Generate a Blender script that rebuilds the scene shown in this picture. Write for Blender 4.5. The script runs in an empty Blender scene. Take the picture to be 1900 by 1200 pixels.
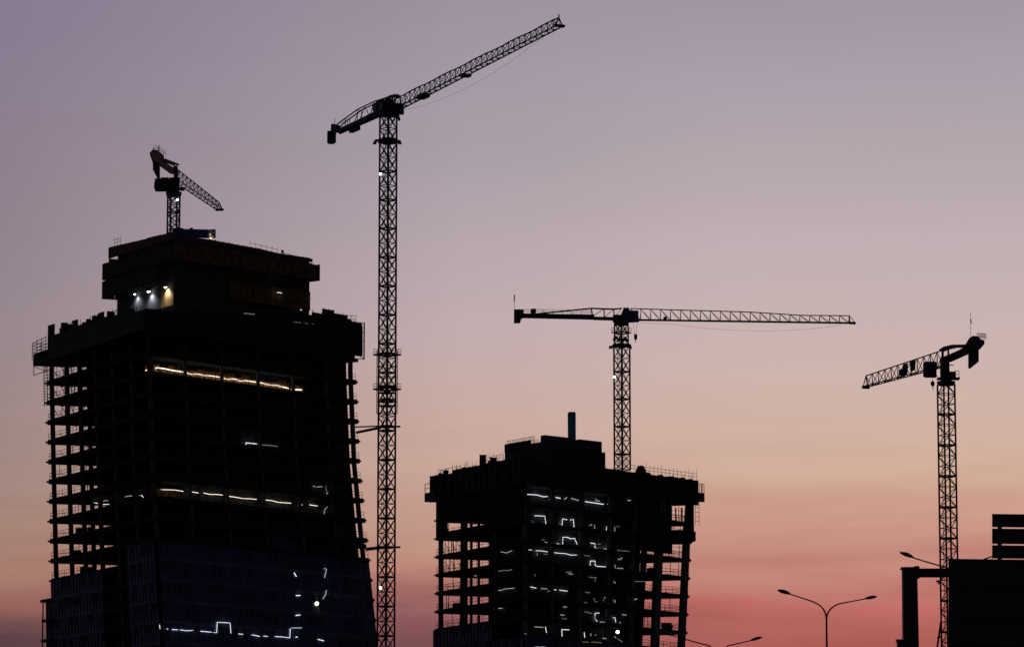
import bpy, math, random
from mathutils import Vector, Matrix

rnd = random.Random(11)
SC = bpy.context.scene
COL = SC.collection
V = Vector

# ------------------------------------------------------------------ survey helpers
F = 7750.0                       # focal length in photo pixels (1900 wide)
PITCH = math.atan(1200.0 / F)
CZ = 2.0
cP, sP = math.cos(PITCH), math.sin(PITCH)


def ray(px, py):
    u, w = (px - 950.0) / F, (600.0 - py) / F
    return V((u, cP - w * sP, sP + w * cP))


def at(px, py, Y):
    r = ray(px, py)
    k = Y / r.y
    return V((r.x * k, Y, CZ + r.z * k))


def on_plane(px, py, p0, d):
    """surveyed point on the vertical plane through p0 with horizontal direction d"""
    r = ray(px, py)
    n = V((-d[1], d[0]))
    k = (n.x * p0[0] + n.y * p0[1]) / (n.x * r.x + n.y * r.y)
    return V((r.x * k, r.y * k, CZ + r.z * k))


def zrow(py, Y):
    return at(950, py, Y).z


def hdir(x, y):
    l = math.hypot(x, y)
    return V((x / l, y / l, 0.0))


# ------------------------------------------------------------------ mesh collector
ORI = {}


class MB:
    def __init__(self):
        self.v, self.f = [], []

    def add(self, verts, faces):
        n = len(self.v)
        self.v += [V(p) for p in verts]
        self.f += [tuple(i + n for i in f) for f in faces]

    def hexa(self, b, t):
        n = len(b)
        faces = [tuple(range(n))[::-1], tuple(range(n, 2 * n))]
        for i in range(n):
            j = (i + 1) % n
            faces.append((i, j, n + j, n + i))
        self.add(list(b) + list(t), faces)

    def box(self, c, size, rot=0.0):
        c = V(c)
        hx, hy, hz = size[0] / 2, size[1] / 2, size[2] / 2
        cr, sr = math.cos(rot), math.sin(rot)
        P = [(-hx, -hy), (hx, -hy), (hx, hy), (-hx, hy)]
        P = [(x * cr - y * sr, x * sr + y * cr) for x, y in P]
        self.hexa([c + V((x, y, -hz)) for x, y in P], [c + V((x, y, hz)) for x, y in P])

    def beam(self, a, b, w, h=None):
        a, b = V(a), V(b)
        h = h or w
        d = (b - a)
        if d.length < 1e-6:
            return
        d.normalize()
        up = V((0, 0, 1)) if abs(d.z) < 0.95 else V((1, 0, 0))
        s = d.cross(up).normalized()
        t = s.cross(d).normalized()
        o = [s * (-w / 2) + t * (-h / 2), s * (w / 2) + t * (-h / 2), s * (w / 2) + t * (h / 2), s * (-w / 2) + t * (h / 2)]
        self.hexa([a + q for q in o], [b + q for q in o])

    def tube(self, pts, r, n=8, r1=None):
        pts = [V(p) for p in pts]
        m = len(pts)
        r1 = r if r1 is None else r1
        base = len(self.v)
        prev = None
        for i, p in enumerate(pts):
            d = (pts[min(i + 1, m - 1)] - pts[max(i - 1, 0)]).normalized()
            if prev is None:
                ref = V((0, 0, 1)) if abs(d.z) < 0.9 else V((1, 0, 0))
                s = d.cross(ref).normalized()
            else:
                s = (prev - d * prev.dot(d)).normalized()
            prev = s
            t = d.cross(s)
            rr = r + (r1 - r) * i / max(1, m - 1)
            for k in range(n):
                a = 2 * math.pi * k / n
                self.v.append(p + s * (math.cos(a) * rr) + t * (math.sin(a) * rr))
        for i in range(m - 1):
            for k in range(n):
                k2 = (k + 1) % n
                self.f.append((base + i * n + k, base + i * n + k2, base + (i + 1) * n + k2, base + (i + 1) * n + k))
        self.f.append(tuple(base + k for k in range(n))[::-1])
        self.f.append(tuple(base + (m - 1) * n + k for k in range(n)))

    def loft(self, rings):
        for a, b in zip(rings[:-1], rings[1:]):
            self.hexa(a, b)

    def prism(self, pts, off):
        off = V(off)
        self.hexa([V(p) - off / 2 for p in pts], [V(p) + off / 2 for p in pts])

    def ellipsoid(self, c, ax, n=10, m=6):
        """ax: three axis vectors"""
        c = V(c)
        base = len(self.v)
        for i in range(m + 1):
            th = math.pi * i / m
            for k in range(n):
                a = 2 * math.pi * k / n
                self.v.append(c + ax[0] * math.cos(th) + ax[1] * (math.sin(th) * math.cos(a)) + ax[2] * (math.sin(th) * math.sin(a)))
        for i in range(m):
            for k in range(n):
                k2 = (k + 1) % n
                self.f.append((base + i * n + k, base + i * n + k2, base + (i + 1) * n + k2, base + (i + 1) * n + k))

    def ball(self, c, r):
        self.ellipsoid(c, (V((0, 0, r)), V((r, 0, 0)), V((0, r, 0))))

    def mesh(self, name, mat, origin=V((0, 0, 0))):
        me = bpy.data.meshes.new(name)
        me.from_pydata([tuple(p - origin) for p in self.v], [], self.f)
        me.materials.append(mat)
        import bmesh
        bm = bmesh.new()
        bm.from_mesh(me)
        bmesh.ops.remove_doubles(bm, verts=bm.verts, dist=1e-5)
        bmesh.ops.recalc_face_normals(bm, faces=bm.faces)
        bm.to_mesh(me)
        bm.free()
        return me

    def build(self, name, mat, parent=None, origin=None, label=None):
        if origin is None:
            origin = ORI[parent.name] if parent else V((0, 0, 0))
        me = self.mesh(name, mat, origin)
        o = bpy.data.objects.new(name, me)
        COL.objects.link(o)
        if parent:
            o.parent = parent
        else:
            o.location = origin
        ORI[o.name] = origin
        if label:
            o['label'] = label
        return o


def tag(o, label, cat, group=None, kind=None):
    o['label'] = label
    if cat:
        o['category'] = cat
    if group:
        o['group'] = group
    if kind:
        o['kind'] = kind
    return o


def thing(name, label, cat, loc, group=None):
    o = bpy.data.objects.new(name, None)
    o.empty_display_size = 0.5
    COL.objects.link(o)
    o.location = loc
    ORI[o.name] = V(loc)
    return tag(o, label, cat, group)


# ------------------------------------------------------------------ materials
def mat(name, col, rough=0.7, metal=0.0, var=0.35, scale=0.6, spec=0.3, bump=0.0):
    m = bpy.data.materials.new(name)
    m.use_nodes = True
    nt = m.node_tree
    b = nt.nodes['Principled BSDF']
    tc = nt.nodes.new('ShaderNodeTexCoord')
    nz = nt.nodes.new('ShaderNodeTexNoise')
    nz.inputs['Scale'].default_value = scale
    nz.inputs['Detail'].default_value = 6
    nt.links.new(tc.outputs['Object'], nz.inputs['Vector'])
    rp = nt.nodes.new('ShaderNodeValToRGB')
    rp.color_ramp.elements[0].position = 0.3
    rp.color_ramp.elements[1].position = 0.7
    rp.color_ramp.elements[0].color = (*[c * (1 - var) for c in col], 1)
    rp.color_ramp.elements[1].color = (*[min(1, c * (1 + var)) for c in col], 1)
    nt.links.new(nz.outputs['Fac'], rp.inputs['Fac'])
    nt.links.new(rp.outputs['Color'], b.inputs['Base Color'])
    b.inputs['Roughness'].default_value = rough
    b.inputs['Metallic'].default_value = metal
    b.inputs['Specular IOR Level'].default_value = spec
    if bump:
        bp = nt.nodes.new('ShaderNodeBump')
        bp.inputs['Strength'].default_value = bump
        nt.links.new(nz.outputs['Fac'], bp.inputs['Height'])
        nt.links.new(bp.outputs['Normal'], b.inputs['Normal'])
    return m


def emit(name, col, strength):
    m = bpy.data.materials.new(name)
    m.use_nodes = True
    nt = m.node_tree
    nt.nodes.clear()
    e = nt.nodes.new('ShaderNodeEmission')
    e.inputs['Color'].default_value = (*col, 1)
    e.inputs['Strength'].default_value = strength
    o = nt.nodes.new('ShaderNodeOutputMaterial')
    nt.links.new(e.outputs[0], o.inputs['Surface'])
    return m


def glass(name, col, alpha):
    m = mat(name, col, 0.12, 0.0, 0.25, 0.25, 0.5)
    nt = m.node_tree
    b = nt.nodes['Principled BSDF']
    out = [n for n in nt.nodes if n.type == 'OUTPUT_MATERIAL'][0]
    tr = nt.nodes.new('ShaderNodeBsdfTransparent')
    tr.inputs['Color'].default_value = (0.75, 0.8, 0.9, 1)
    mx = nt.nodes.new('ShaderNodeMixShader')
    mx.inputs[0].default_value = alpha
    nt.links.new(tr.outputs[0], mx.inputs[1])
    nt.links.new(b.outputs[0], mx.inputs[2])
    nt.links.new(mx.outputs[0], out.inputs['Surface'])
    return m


M = dict(
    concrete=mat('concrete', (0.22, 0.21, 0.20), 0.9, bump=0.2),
    slab_dark=mat('darkened_slab', (0.045, 0.043, 0.042), 0.9, var=.5),  # whole slab toned dark so edges and lit ceilings read black
    concrete_dark=mat('dark_concrete', (0.12, 0.12, 0.125), 0.9, bump=0.2),  # darker concrete tone for cores, decks and counterweights
    ply=mat('plywood', (0.36, 0.18, 0.07), 0.8, var=0.45, scale=1.2),
    ply_pale=mat('pale_plywood', (0.42, 0.32, 0.20), 0.8, var=0.3, scale=1.0),
    rust=mat('rusty_formwork', (0.32, 0.15, 0.09), 0.85, var=0.5, scale=0.8),
    net=mat('dark_netting', (0.035, 0.035, 0.045), 0.95),
    screen=mat('screen_steel', (0.05, 0.05, 0.06), 0.7, 0.0),
    steel=mat('dark_steel', (0.045, 0.042, 0.045), 0.6, 0.0),
    red=mat('red_oxide_steel', (0.10, 0.035, 0.035), 0.6, 0.0),
    grey=mat('grey_paint', (0.12, 0.12, 0.13), 0.5, 0.0),
    navy=mat('blue_grey_paint', (0.10, 0.11, 0.26), 0.5, 0.0),
    blue=mat('blue_paint', (0.05, 0.12, 0.42), 0.4, 0.0),
    teal=mat('teal_paint', (0.10, 0.52, 0.56), 0.45, 0.0),
    yellow=mat('yellow_paint', (0.65, 0.48, 0.05), 0.5, 0.0),
    alu=mat('bare_aluminium', (0.10, 0.10, 0.11), 0.5, 0.0),
    lamp=mat('lamp_grey', (0.07, 0.07, 0.075), 0.5, 0.0),
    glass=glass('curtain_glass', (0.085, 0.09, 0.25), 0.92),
    frame=mat('mullion_aluminium', (0.20, 0.20, 0.34), 0.5, 0.0),
    ground=mat('ground_earth', (0.06, 0.055, 0.05), 0.95, var=0.5, scale=0.02),
    white_light=emit('festoon_white', (0.90, 0.95, 1.0), 1.3),
    dim_light=emit('festoon_dim', (0.85, 0.92, 1.0), 0.5),
    faint_light=emit('faint_glow', (0.85, 0.92, 1.0), 0.2),  # faint festoon tubes, also sky-gap dashes and a ceiling glow
    warm_light=emit('festoon_warm', (1.0, 0.88, 0.72), 2.2),
    warm_dim=emit('festoon_warm_dim', (1.0, 0.86, 0.68), 1.8),
    amber_light=emit('amber_work_light', (1.0, 0.68, 0.30), 0.22),
    flood=emit('flood_white', (0.95, 0.97, 1.0), 9.0),
    flood_warm=emit('flood_warm', (1.0, 0.82, 0.55), 9.0),
    flood_green=emit('flood_greenish', (0.85, 1.0, 0.45), 7.0),
)

# ------------------------------------------------------------------ camera
cam = bpy.data.cameras.new('camera')
cam.sensor_fit = 'HORIZONTAL'
cam.sensor_width = 36.0
cam.lens = 36.0 * F / 1900.0
cam.clip_start = 1.0
cam.clip_end = 30000.0
camo = bpy.data.objects.new('camera', cam)
COL.objects.link(camo)
camo.location = (0, 0, CZ)
camo.rotation_euler = (math.pi / 2 + PITCH, 0, 0)
SC.camera = camo


# ------------------------------------------------------------------ dusk sky
def lin(c):
    def f(x):
        x /= 255.0
        return x / 12.92 if x <= 0.04045 else ((x + 0.055) / 1.055) ** 2.4
    return (f(c[0]), f(c[1]), f(c[2]), 1.0)


def elev(py):
    return math.degrees(PITCH + math.atan((600.0 - py) / F))


SKY_LEFT = [(1800, (58, 44, 52)), (1300, (84, 60, 66)), (1195, (98, 68, 74)), (1165, (118, 78, 78)), (1130, (150, 96, 86)), (1060, (166, 116, 102)), (1000, (166, 128, 112)),
            (900, (164, 134, 126)), (800, (160, 134, 130)), (700, (156, 134, 136)), (600, (152, 134, 142)), (450, (146, 130, 142)),
            (300, (144, 127, 142)), (150, (138, 125, 145)), (0, (133, 121, 144)), (-500, (112, 106, 136))]
SKY_MID = [(1800, (60, 42, 48)), (1300, (100, 60, 66)), (1195, (128, 76, 80)), (1165, (140, 82, 86)), (1120, (164, 102, 96)), (1060, (186, 126, 110)), (1000, (194, 143, 124)),
           (900, (200, 157, 141)), (800, (202, 167, 156)), (700, (200, 171, 166)), (600, (194, 171, 174)), (450, (184, 166, 173)),
           (300, (171, 159, 168)), (150, (164, 153, 165)), (0, (157, 146, 159)), (-500, (126, 120, 144))]
SKY_RIGHT = [(1800, (80, 44, 44)), (1300, (160, 74, 68)), (1195, (177, 87, 80)), (1150, (180, 93, 83)), (1115, (193, 98, 92)), (1060, (194, 124, 111)), (1000, (200, 142, 126)),
             (940, (205, 151, 131)), (890, (208, 168, 145)), (800, (209, 175, 158)), (700, (206, 178, 170)), (600, (201, 177, 175)), (450, (193, 174, 179)),
             (300, (181, 166, 171)), (150, (171, 159, 172)), (0, (160, 149, 163)), (-500, (128, 121, 144))]

w = bpy.data.worlds.new('World')
SC.world = w
w.use_nodes = True
nt = w.node_tree
nt.nodes.clear()
N_ = nt.nodes.new
L_ = nt.links.new


def math_node(op, a, b=None, c=None, clamp=False):
    n = N_('ShaderNodeMath')
    n.operation = op
    n.use_clamp = clamp
    for i, x in enumerate((a, b, c)):
        if x is None:
            continue
        if isinstance(x, (int, float)):
            n.inputs[i].default_value = x
        else:
            L_(x, n.inputs[i])
    return n.outputs[0]


def maprange(x, a, b, c, d, smooth=False):
    n = N_('ShaderNodeMapRange')
    n.interpolation_type = 'SMOOTHSTEP' if smooth else 'LINEAR'
    n.clamp = True
    L_(x, n.inputs[0])
    for i, q in enumerate((a, b, c, d)):
        n.inputs[i + 1].default_value = q
    return n.outputs[0]


def mixc(fac, a, b, blend='MIX'):
    n = N_('ShaderNodeMix')
    n.data_type = 'RGBA'
    n.blend_type = blend
    if isinstance(fac, (int, float)):
        n.inputs[0].default_value = fac
    else:
        L_(fac, n.inputs[0])
    for i, q in ((6, a), (7, b)):
        if isinstance(q, tuple):
            n.inputs[i].default_value = q
        else:
            L_(q, n.inputs[i])
    return n.outputs[2]


tc = N_('ShaderNodeTexCoord')
sx = N_('ShaderNodeSeparateXYZ')
L_(tc.outputs['Generated'], sx.inputs[0])
X, Y_, Z = sx.outputs
az = math_node('MULTIPLY', math_node('ARCTAN2', X, Y_), 180 / math.pi)
el = math_node('MULTIPLY', math_node('ARCSINE', Z), 180 / math.pi)
# thin stretched cloud bands low in the west
cx = N_('ShaderNodeCombineXYZ')
L_(math_node('MULTIPLY', az, 0.16), cx.inputs[0])
L_(math_node('MULTIPLY', math_node('ADD', el, math_node('MULTIPLY', az, 0.02)), 1.1), cx.inputs[1])
nz = N_('ShaderNodeTexNoise')
nz.inputs['Scale'].default_value = 1.0
nz.inputs['Detail'].default_value = 5.0
nz.inputs['Roughness'].default_value = 0.55
L_(cx.outputs[0], nz.inputs['Vector'])
low = maprange(el, 4.5, 8.5, 1.0, 0.25, True)
wob = math_node('MULTIPLY', math_node('SUBTRACT', nz.outputs['Fac'], 0.5), math_node('MULTIPLY', low, 1.5))
elw = math_node('ADD', el, wob)
EMAX = elev(-500)
fac = math_node('DIVIDE', elw, EMAX, clamp=True)


def ramp(stops):
    r = N_('ShaderNodeValToRGB')
    r.color_ramp.interpolation = 'LINEAR'
    es = r.color_ramp.elements
    pts = [(max(0.0, min(1.0, elev(py) / EMAX)), lin(c)) for py, c in stops]
    es[0].position, es[0].color = pts[0]
    es[1].position, es[1].color = pts[-1]
    for p, c in pts[1:-1]:
        e = es.new(p)
        e.color = c
    L_(fac, r.inputs[0])
    return r.outputs[0]


rl, rm, rr = ramp(SKY_LEFT), ramp(SKY_MID), ramp(SKY_RIGHT)
c1 = mixc(maprange(az, -7.0, -0.6, 0, 1), rl, rm)
c2 = mixc(maprange(az, -0.8, 3.6, 0, 1, True), c1, rr)
# pink band patches
cx2 = N_('ShaderNodeCombineXYZ')
L_(math_node('MULTIPLY', az, 0.30), cx2.inputs[0])
L_(math_node('MULTIPLY', math_node('ADD', el, math_node('MULTIPLY', az, -0.03)), 2.6), cx2.inputs[1])
cx2.inputs[2].default_value = 3.7
nz2 = N_('ShaderNodeTexNoise')
nz2.inputs['Scale'].default_value = 1.0
nz2.inputs['Detail'].default_value = 6.0
L_(cx2.outputs[0], nz2.inputs['Vector'])
band = math_node('MULTIPLY', math_node('SUBTRACT', nz2.outputs['Fac'], 0.5), maprange(el, 4.6, 8.4, 0.70, 0.05, True))
bandv = math_node('ADD', 1.0, band)
cb = N_('ShaderNodeCombineColor')
L_(math_node('ADD', 1.0, math_node('MULTIPLY', band, 0.55)), cb.inputs[0])
L_(bandv, cb.inputs[1])
L_(bandv, cb.inputs[2])
c3 = mixc(1.0, c2, cb.outputs[0], 'MULTIPLY')
hs = N_('ShaderNodeHueSaturation')
hs.inputs['Saturation'].default_value = 0.93
L_(c3, hs.inputs['Color'])
c3 = hs.outputs[0]
# away from the afterglow the evening sky is dark and bluish
gl = math_node('MULTIPLY', maprange(az, -75, -12, 0, 1, True), maprange(az, 12, 75, 1, 0, True))
hi = maprange(el, 15, 50, 1.0, 0.05, True)
glow = math_node('MULTIPLY', gl, hi)
c4 = mixc(glow, (0.0160, 0.0166, 0.0240, 1), c3)
sky = N_('ShaderNodeTexSky')
sky.sky_type = 'NISHITA'
sky.sun_disc = False
sky.sun_elevation = math.radians(0.5)
sky.sun_rotation = math.radians(4.0)
sk = mixc(1.0, sky.outputs[0], (0.004, 0.004, 0.004, 1), 'MULTIPLY')
tot = mixc(1.0, c4, sk, 'ADD') if False else c4
bg = N_('ShaderNodeBackground')
L_(tot, bg.inputs[0])
bg.inputs[1].default_value = 1.0
wo = N_('ShaderNodeOutputWorld')
L_(bg.outputs[0], wo.inputs[0])

sun = bpy.data.lights.new('sun', 'SUN')
sun.energy = 0.03
sun.angle = math.radians(8)
sun.color = (1.0, 0.6, 0.45)
suno = bpy.data.objects.new('sun', sun)
COL.objects.link(suno)
saz = math.radians(4.0)
suno.rotation_euler = V((-math.sin(saz), -math.cos(saz), -math.tan(math.radians(0.8)))).to_track_quat('-Z', 'Y').to_euler()

SC.view_settings.view_transform = 'Standard'
SC.view_settings.look = 'None'
SC.view_settings.exposure = 0
SC.view_settings.gamma = 1
SC.render.film_transparent = False
SC.cycles.use_denoising = True
SC.cycles.max_bounces = 6
SC.cycles.transparent_max_bounces = 16

# ------------------------------------------------------------------ ground
g = MB()
g.add([(-6000, -2000, 0), (6000, -2000, 0), (6000, 12000, 0), (-6000, 12000, 0)], [(0, 1, 2, 3)])
tag(g.build('ground', M['ground']), 'dark ground of the building site and roadside below the towers', 'ground', kind='structure')


# ------------------------------------------------------------------ tower plan
class Tower:
    """leaning four-sided plan: N nearest corner, L left corner, R right corner (B completes the parallelogram)"""

    def __init__(s, YN, YL, YR, N, L, R, bt=.3):
        s.bt = bt
        def tab(lst, Y):
            t = []
            for py, px in lst:
                p = at(px, py, Y)
                t.append((p.z, p.x))
            return sorted(t)
        s.Y = dict(N=YN, L=YL, R=YR)
        s.t = dict(N=tab(N, YN), L=tab(L, YL), R=tab(R, YR))

    def corner(s, k, z):
        t = s.t[k]
        if z >= t[-1][0]:
            x = t[-1][1]
        elif z <= t[0][0]:
            (z0, x0), (z1, x1) = t[0], t[1]
            x = x0 + (x1 - x0) / (z1 - z0) * (z - z0)
        else:
            for (z0, x0), (z1, x1) in zip(t[:-1], t[1:]):
                if z0 <= z <= z1:
                    x = x0 + (x1 - x0) * (z - z0) / (z1 - z0)
                    break
        return V((x, s.Y[k], z))

    def pt(s, a, b, z):
        n, l, r = s.corner('N', z), s.corner('L', z), s.corner('R', z)
        k = l + r - n
        k.y = l.y + (r.y - n.y) * s.bt      # the far corner: the plan is a skewed quadrilateral
        p = n * ((1 - a) * (1 - b)) + r * (a * (1 - b)) + l * ((1 - a) * b) + k * (a * b)
        p.z = z
        return p

    def z_at(s, a, b, py):
        z = 110.0
        for _ in range(3):
            z = zrow(py, s.pt(a, b, z).y)
        return z

    def levels(s, z0, z1):
        return [z0] + [z for z, _ in s.t['R'] if z0 < z < z1] + [z1]

    def ring(s, a0, a1, b0, b1, z):
        return [s.pt(a0, b0, z), s.pt(a1, b0, z), s.pt(a1, b1, z), s.pt(a0, b1, z)]


def block(T, root, name, m, a0, a1, b0, b1, z0, z1, label=None):
    mb = MB()
    mb.loft([T.ring(a0, a1, b0, b1, z) for z in T.levels(z0, z1)])
    return mb.build(name, m, root, label=label)


def column(T, root, m, a, b, z0, z1, wd):
    mb = MB()
    ea = hdir(*(T.pt(1, 0, 100) - T.pt(0, 0, 100)).xy) * (wd / 2)
    eb = hdir(*(T.pt(0, 1, 100) - T.pt(0, 0, 100)).xy) * (wd / 2)
    rings = []
    for z in T.levels(z0, z1):
        p = T.pt(a, b, z)
        rings.append([p - ea - eb, p + ea - eb, p + ea + eb, p - ea + eb])
    mb.loft(rings)
    return mb.build('column', m, root)


def outset(T, e):
    la = (T.pt(1, 0, 90) - T.pt(0, 0, 90)).length
    lb = (T.pt(0, 1, 90) - T.pt(0, 0, 90)).length
    return e / la, e / lb


def slab(T, root, z, th, e, m):
    ea, eb = outset(T, e)
    mb = MB()
    r = T.ring(-ea, 1 + ea, -eb, 1 + eb, z)
    mb.hexa([p - V((0, 0, th / 2)) for p in r], [p + V((0, 0, th / 2)) for p in r])
    # nibs where the formwork props bear, sticking out at the corners
    for p, q, nib in ((r[3], r[2], .4), (r[1], r[0], .15)):
        d = (p - q).normalized()
        mb.beam(p - d * 0.3, p + d * nib, 0.45, 0.35)
    return mb.build('floor_slab', m, root)


def railing(T, par, z, e, m, h=1.25, step=3.0, rails=(0.6, 1.2), wd=0.075, faces='lrbk'):
    ea, eb = outset(T, e)
    r = T.ring(-ea, 1 + ea, -eb, 1 + eb, z)
    mb = MB()
    edges = {'r': (r[0], r[1]), 'k': (r[1], r[2]), 'b': (r[2], r[3]), 'l': (r[3], r[0])}
    for k in faces:
        rail_run(mb, *edges[k], h, step, rails, wd)
    return mb.build('railing', m, par)


def rail_run(mb, p, q, h=1.2, step=2.5, rails=(0.6, 1.2), wd=0.075, extra=0.0):
    n = max(1, int(round((q - p).length / step)))
    for i in range(n + 1):
        c = p + (q - p) * i / n
        mb.beam(c, c + V((0, 0, h + extra * rnd.random())), wd)
    for z in rails:
        mb.beam(p + V((0, 0, z)), q + V((0, 0, z)), wd)


def panels(T, root, m, a0, b0, a1, b1, n, zlo, zhi, jit=0.0, th=0.25, gap=0.12, name='protection_screen', frac=1.0, zmid=115.0):
    """row of separate screens along the plan line (a0,b0)-(a1,b1)"""
    for i in range(n):
        t0, t1 = i / n, (i + 1) / n
        p = T.pt(a0 + (a1 - a0) * t0, b0 + (b1 - b0) * t0, zmid)
        q = T.pt(a0 + (a1 - a0) * t1, b0 + (b1 - b0) * t1, zmid)
        d = (q - p).normalized()
        nrm = V((-d.y, d.x, 0)) * (th / 2)
        p, q = p + d * gap / 2, q - d * gap / 2
        j = rnd.uniform(-jit, jit)
        zl0, zl1 = (zlo(t0), zlo(t1)) if callable(zlo) else (zlo, zlo)
        zh0, zh1 = (zhi(t0), zhi(t1)) if callable(zhi) else (zhi, zhi)
        mb = MB()
        mb.hexa([V((*(p - nrm).xy, zl0)), V((*(q - nrm).xy, zl1)), V((*(q + nrm).xy, zl1)), V((*(p + nrm).xy, zl0))],
                [V((*(p - nrm).xy, zh0 + j)), V((*(q - nrm).xy, zh1 + j)), V((*(q + nrm).xy, zh1 + j)), V((*(p + nrm).xy, zh0 + j))])
        # frame ribs on the outer side
        zz = min(zh0, zh1) + j
        for s in (0.08, 0.5, 0.92):
            c = p + (q - p) * s
            o = -nrm * 1.6
            mb.beam(V((*(c + o).xy, max(zl0, zl1))), V((*(c + o).xy, zz + 0.15)), 0.14)
        mb.build(name, m, root)


def curtain_wall(T, root, a0, b0, a1, b1, z0, z1, e, pitch=1.5, ztop=None):
    """one storey of glazing between two points of the plan, with spandrel and mullions"""
    ea, eb = outset(T, e)
    z1_ = z1

    def P(t, z):
        a, b = a0 + (a1 - a0) * t, b0 + (b1 - b0) * t
        if b0 == b1 == 0:
            b = -eb
        if a0 == a1 == 0:
            a = -ea
        return T.pt(a, b, z)
    p, q = P(0, z0), P(1, z0)
    d = (q - p).normalized()
    nrm = V((d.y, -d.x, 0))
    if nrm.y > 0:
        nrm = -nrm
    mb = MB()
    zt0, zt1 = (z1_, z1_) if ztop is None else ztop
    mb.hexa([P(0, z0), P(1, z0), P(1, z0) - nrm * 0.06, P(0, z0) - nrm * 0.06],
            [P(0, zt0), P(1, zt1), P(1, zt1) - nrm * 0.06, P(0, zt0) - nrm * 0.06])
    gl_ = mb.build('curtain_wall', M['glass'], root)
    fr = MB()
    n = max(2, int((q - p).length / pitch))
    for i in range(n + 1):
        t = i / n
        fr.beam(P(t, z0 + 0.02) + nrm * 0.10, P(t, zt0 + (zt1 - zt0) * t - 0.02) + nrm * 0.10, 0.16, 0.16)
    fr.beam(P(0, z0 + 0.35) + nrm * 0.04, P(1, z0 + 0.35) + nrm * 0.04, 0.12, 0.7)
    # blinds stored behind the upper half of some panes
    for i in range(n):
        if rnd.random() < 0.45:
            t = (i + 0.5) / n
            top = min(zt0, zt1) - 0.05
            hh = rnd.uniform(1.2, 2.4)
            fr.beam(P(t, top) + nrm * 0.03, P(t, max(z0 + 0.8, top - hh)) + nrm * 0.03, (q - p).length / n * 0.55, 0.04)
    fr.build('mullion', M['frame'], gl_)
    return gl_


def on_face(T, px, py, const, val):
    """surveyed point on the interior wall a=val or b=val"""
    zz = 95.0
    for _ in range(3):
        if const == 'b':
            p0, p1 = T.pt(0, val, zz), T.pt(1, val, zz)
        else:
            p0, p1 = T.pt(val, 0, zz), T.pt(val, 1, zz)
        P = on_plane(px, py, p0, hdir(*(p1 - p0).xy))
        zz = P.z
    return P


def light_string(pieces, label, group, m='white_light', r=0.13, name='light_string', cat='light string'):
    """pieces: list of (list of points) or (list, material); pieces of one festoon cable"""
    allp = [p for pc in pieces for p in (pc[0] if isinstance(pc, tuple) else pc)]
    zmin = min(p.z for p in allp)
    org = V((allp[0].x, allp[0].y, zmin))
    root = thing(name, label, cat, org, group)
    for pc in pieces:
        pts, mm = pc if isinstance(pc, tuple) else (pc, m)
        mb = MB()
        mb.tube(wavy(pts), r * .52, 6)
        mb.build('glowing_tube', M[mm], root)
    # cable that carries the tubes
    cb_ = MB()
    for a, b in zip(pieces[:-1], pieces[1:]):
        pa = (a[0] if isinstance(a, tuple) else a)[-1]
        pb = (b[0] if isinstance(b, tuple) else b)[0]
        if (pa - pb).length < 14:
            cb_.tube([pa, (pa + pb) / 2 - V((0, 0, 0.15)), pb], 0.03, 5)
    if cb_.v:
        cb_.build('cable', M['steel'], root)
    return root


def wavy(pts):
    out = [pts[0]]
    for a, b in zip(pts[:-1], pts[1:]):
        n = max(1, int((b - a).length / 1.6))
        for i in range(1, n + 1):
            p = a + (b - a) * i / n
            if i < n:
                p = p + V((0, 0, rnd.uniform(-0.16, 0.10)))
            out.append(p)
    return out


def floodlight(p, label, m='flood', r=0.32, facing=V((0, -1, -0.35)), cat='floodlight', group=None, power=0, colr=(1, 1, 1)):
    f = facing.normalized()
    root = thing('floodlight', label, cat, p - f * 0.45, group)
    mb = MB()
    mb.beam(p - f * 0.42, p - f * 0.08, r * 2.1, r * 1.7)
    mb.beam(p - f * 0.42 - V((0, 0, r)), p - f * 0.5 - V((0, 0, r * 2.2)), 0.08)
    mb.build('housing', M['steel'], root)
    mb = MB()
    s = f.cross(V((0, 0, 1))).normalized()
    t = s.cross(f)
    mb.ellipsoid(p, (f * (r * 0.6), s * r, t * r))
    mb.build('lens', M[m], root)
    if power:
        l = bpy.data.lights.new('flood_beam', 'SPOT')
        l.energy = power
        l.spot_size = math.radians(140)
        l.spot_blend = 1.0
        l.color = colr
        l.shadow_soft_size = 0.25
        lo = bpy.data.objects.new('flood_beam', l)
        COL.objects.link(lo)
        lo.parent = root
        lo.location = f * 0.75
        lo.rotation_euler = f.to_track_quat('-Z', 'Y').to_euler()
    return root

# ================================================================== LEFT TOWER
TA = Tower(800.0, 842.0, 840.5,
           N=[(690, 274), (900, 284), (1010, 291), (1200, 303)],
           L=[(690, 91), (740, 92), (1000, 98), (1100, 101), (1200, 103)],
           R=[(690, 655), (860, 662), (1006, 676), (1197, 696)])
A = thing('unfinished_tower', 'large unfinished tower on the left with open floors above and blue glazing below', 'building',
          (TA.pt(0.5, 0.5, 0).x, TA.pt(0.5, 0.5, 0).y, 0), 'towers under construction')
FH = 4.03
zA0 = zrow(747, 842.0)           # slab seen at row 747 on the left edge
zsA = [zA0 + FH * k for k in range(1, -40, -1)]
zsA = [z for z in zsA if z > 1.0]
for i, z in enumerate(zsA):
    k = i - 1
    s_ = slab(TA, A, z, 0.95, 0.55, M['slab_dark'])
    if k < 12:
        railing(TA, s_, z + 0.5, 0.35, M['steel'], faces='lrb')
zcrA = TA.z_at(-0.05, 1.08, 679)       # underside of the crown
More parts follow.
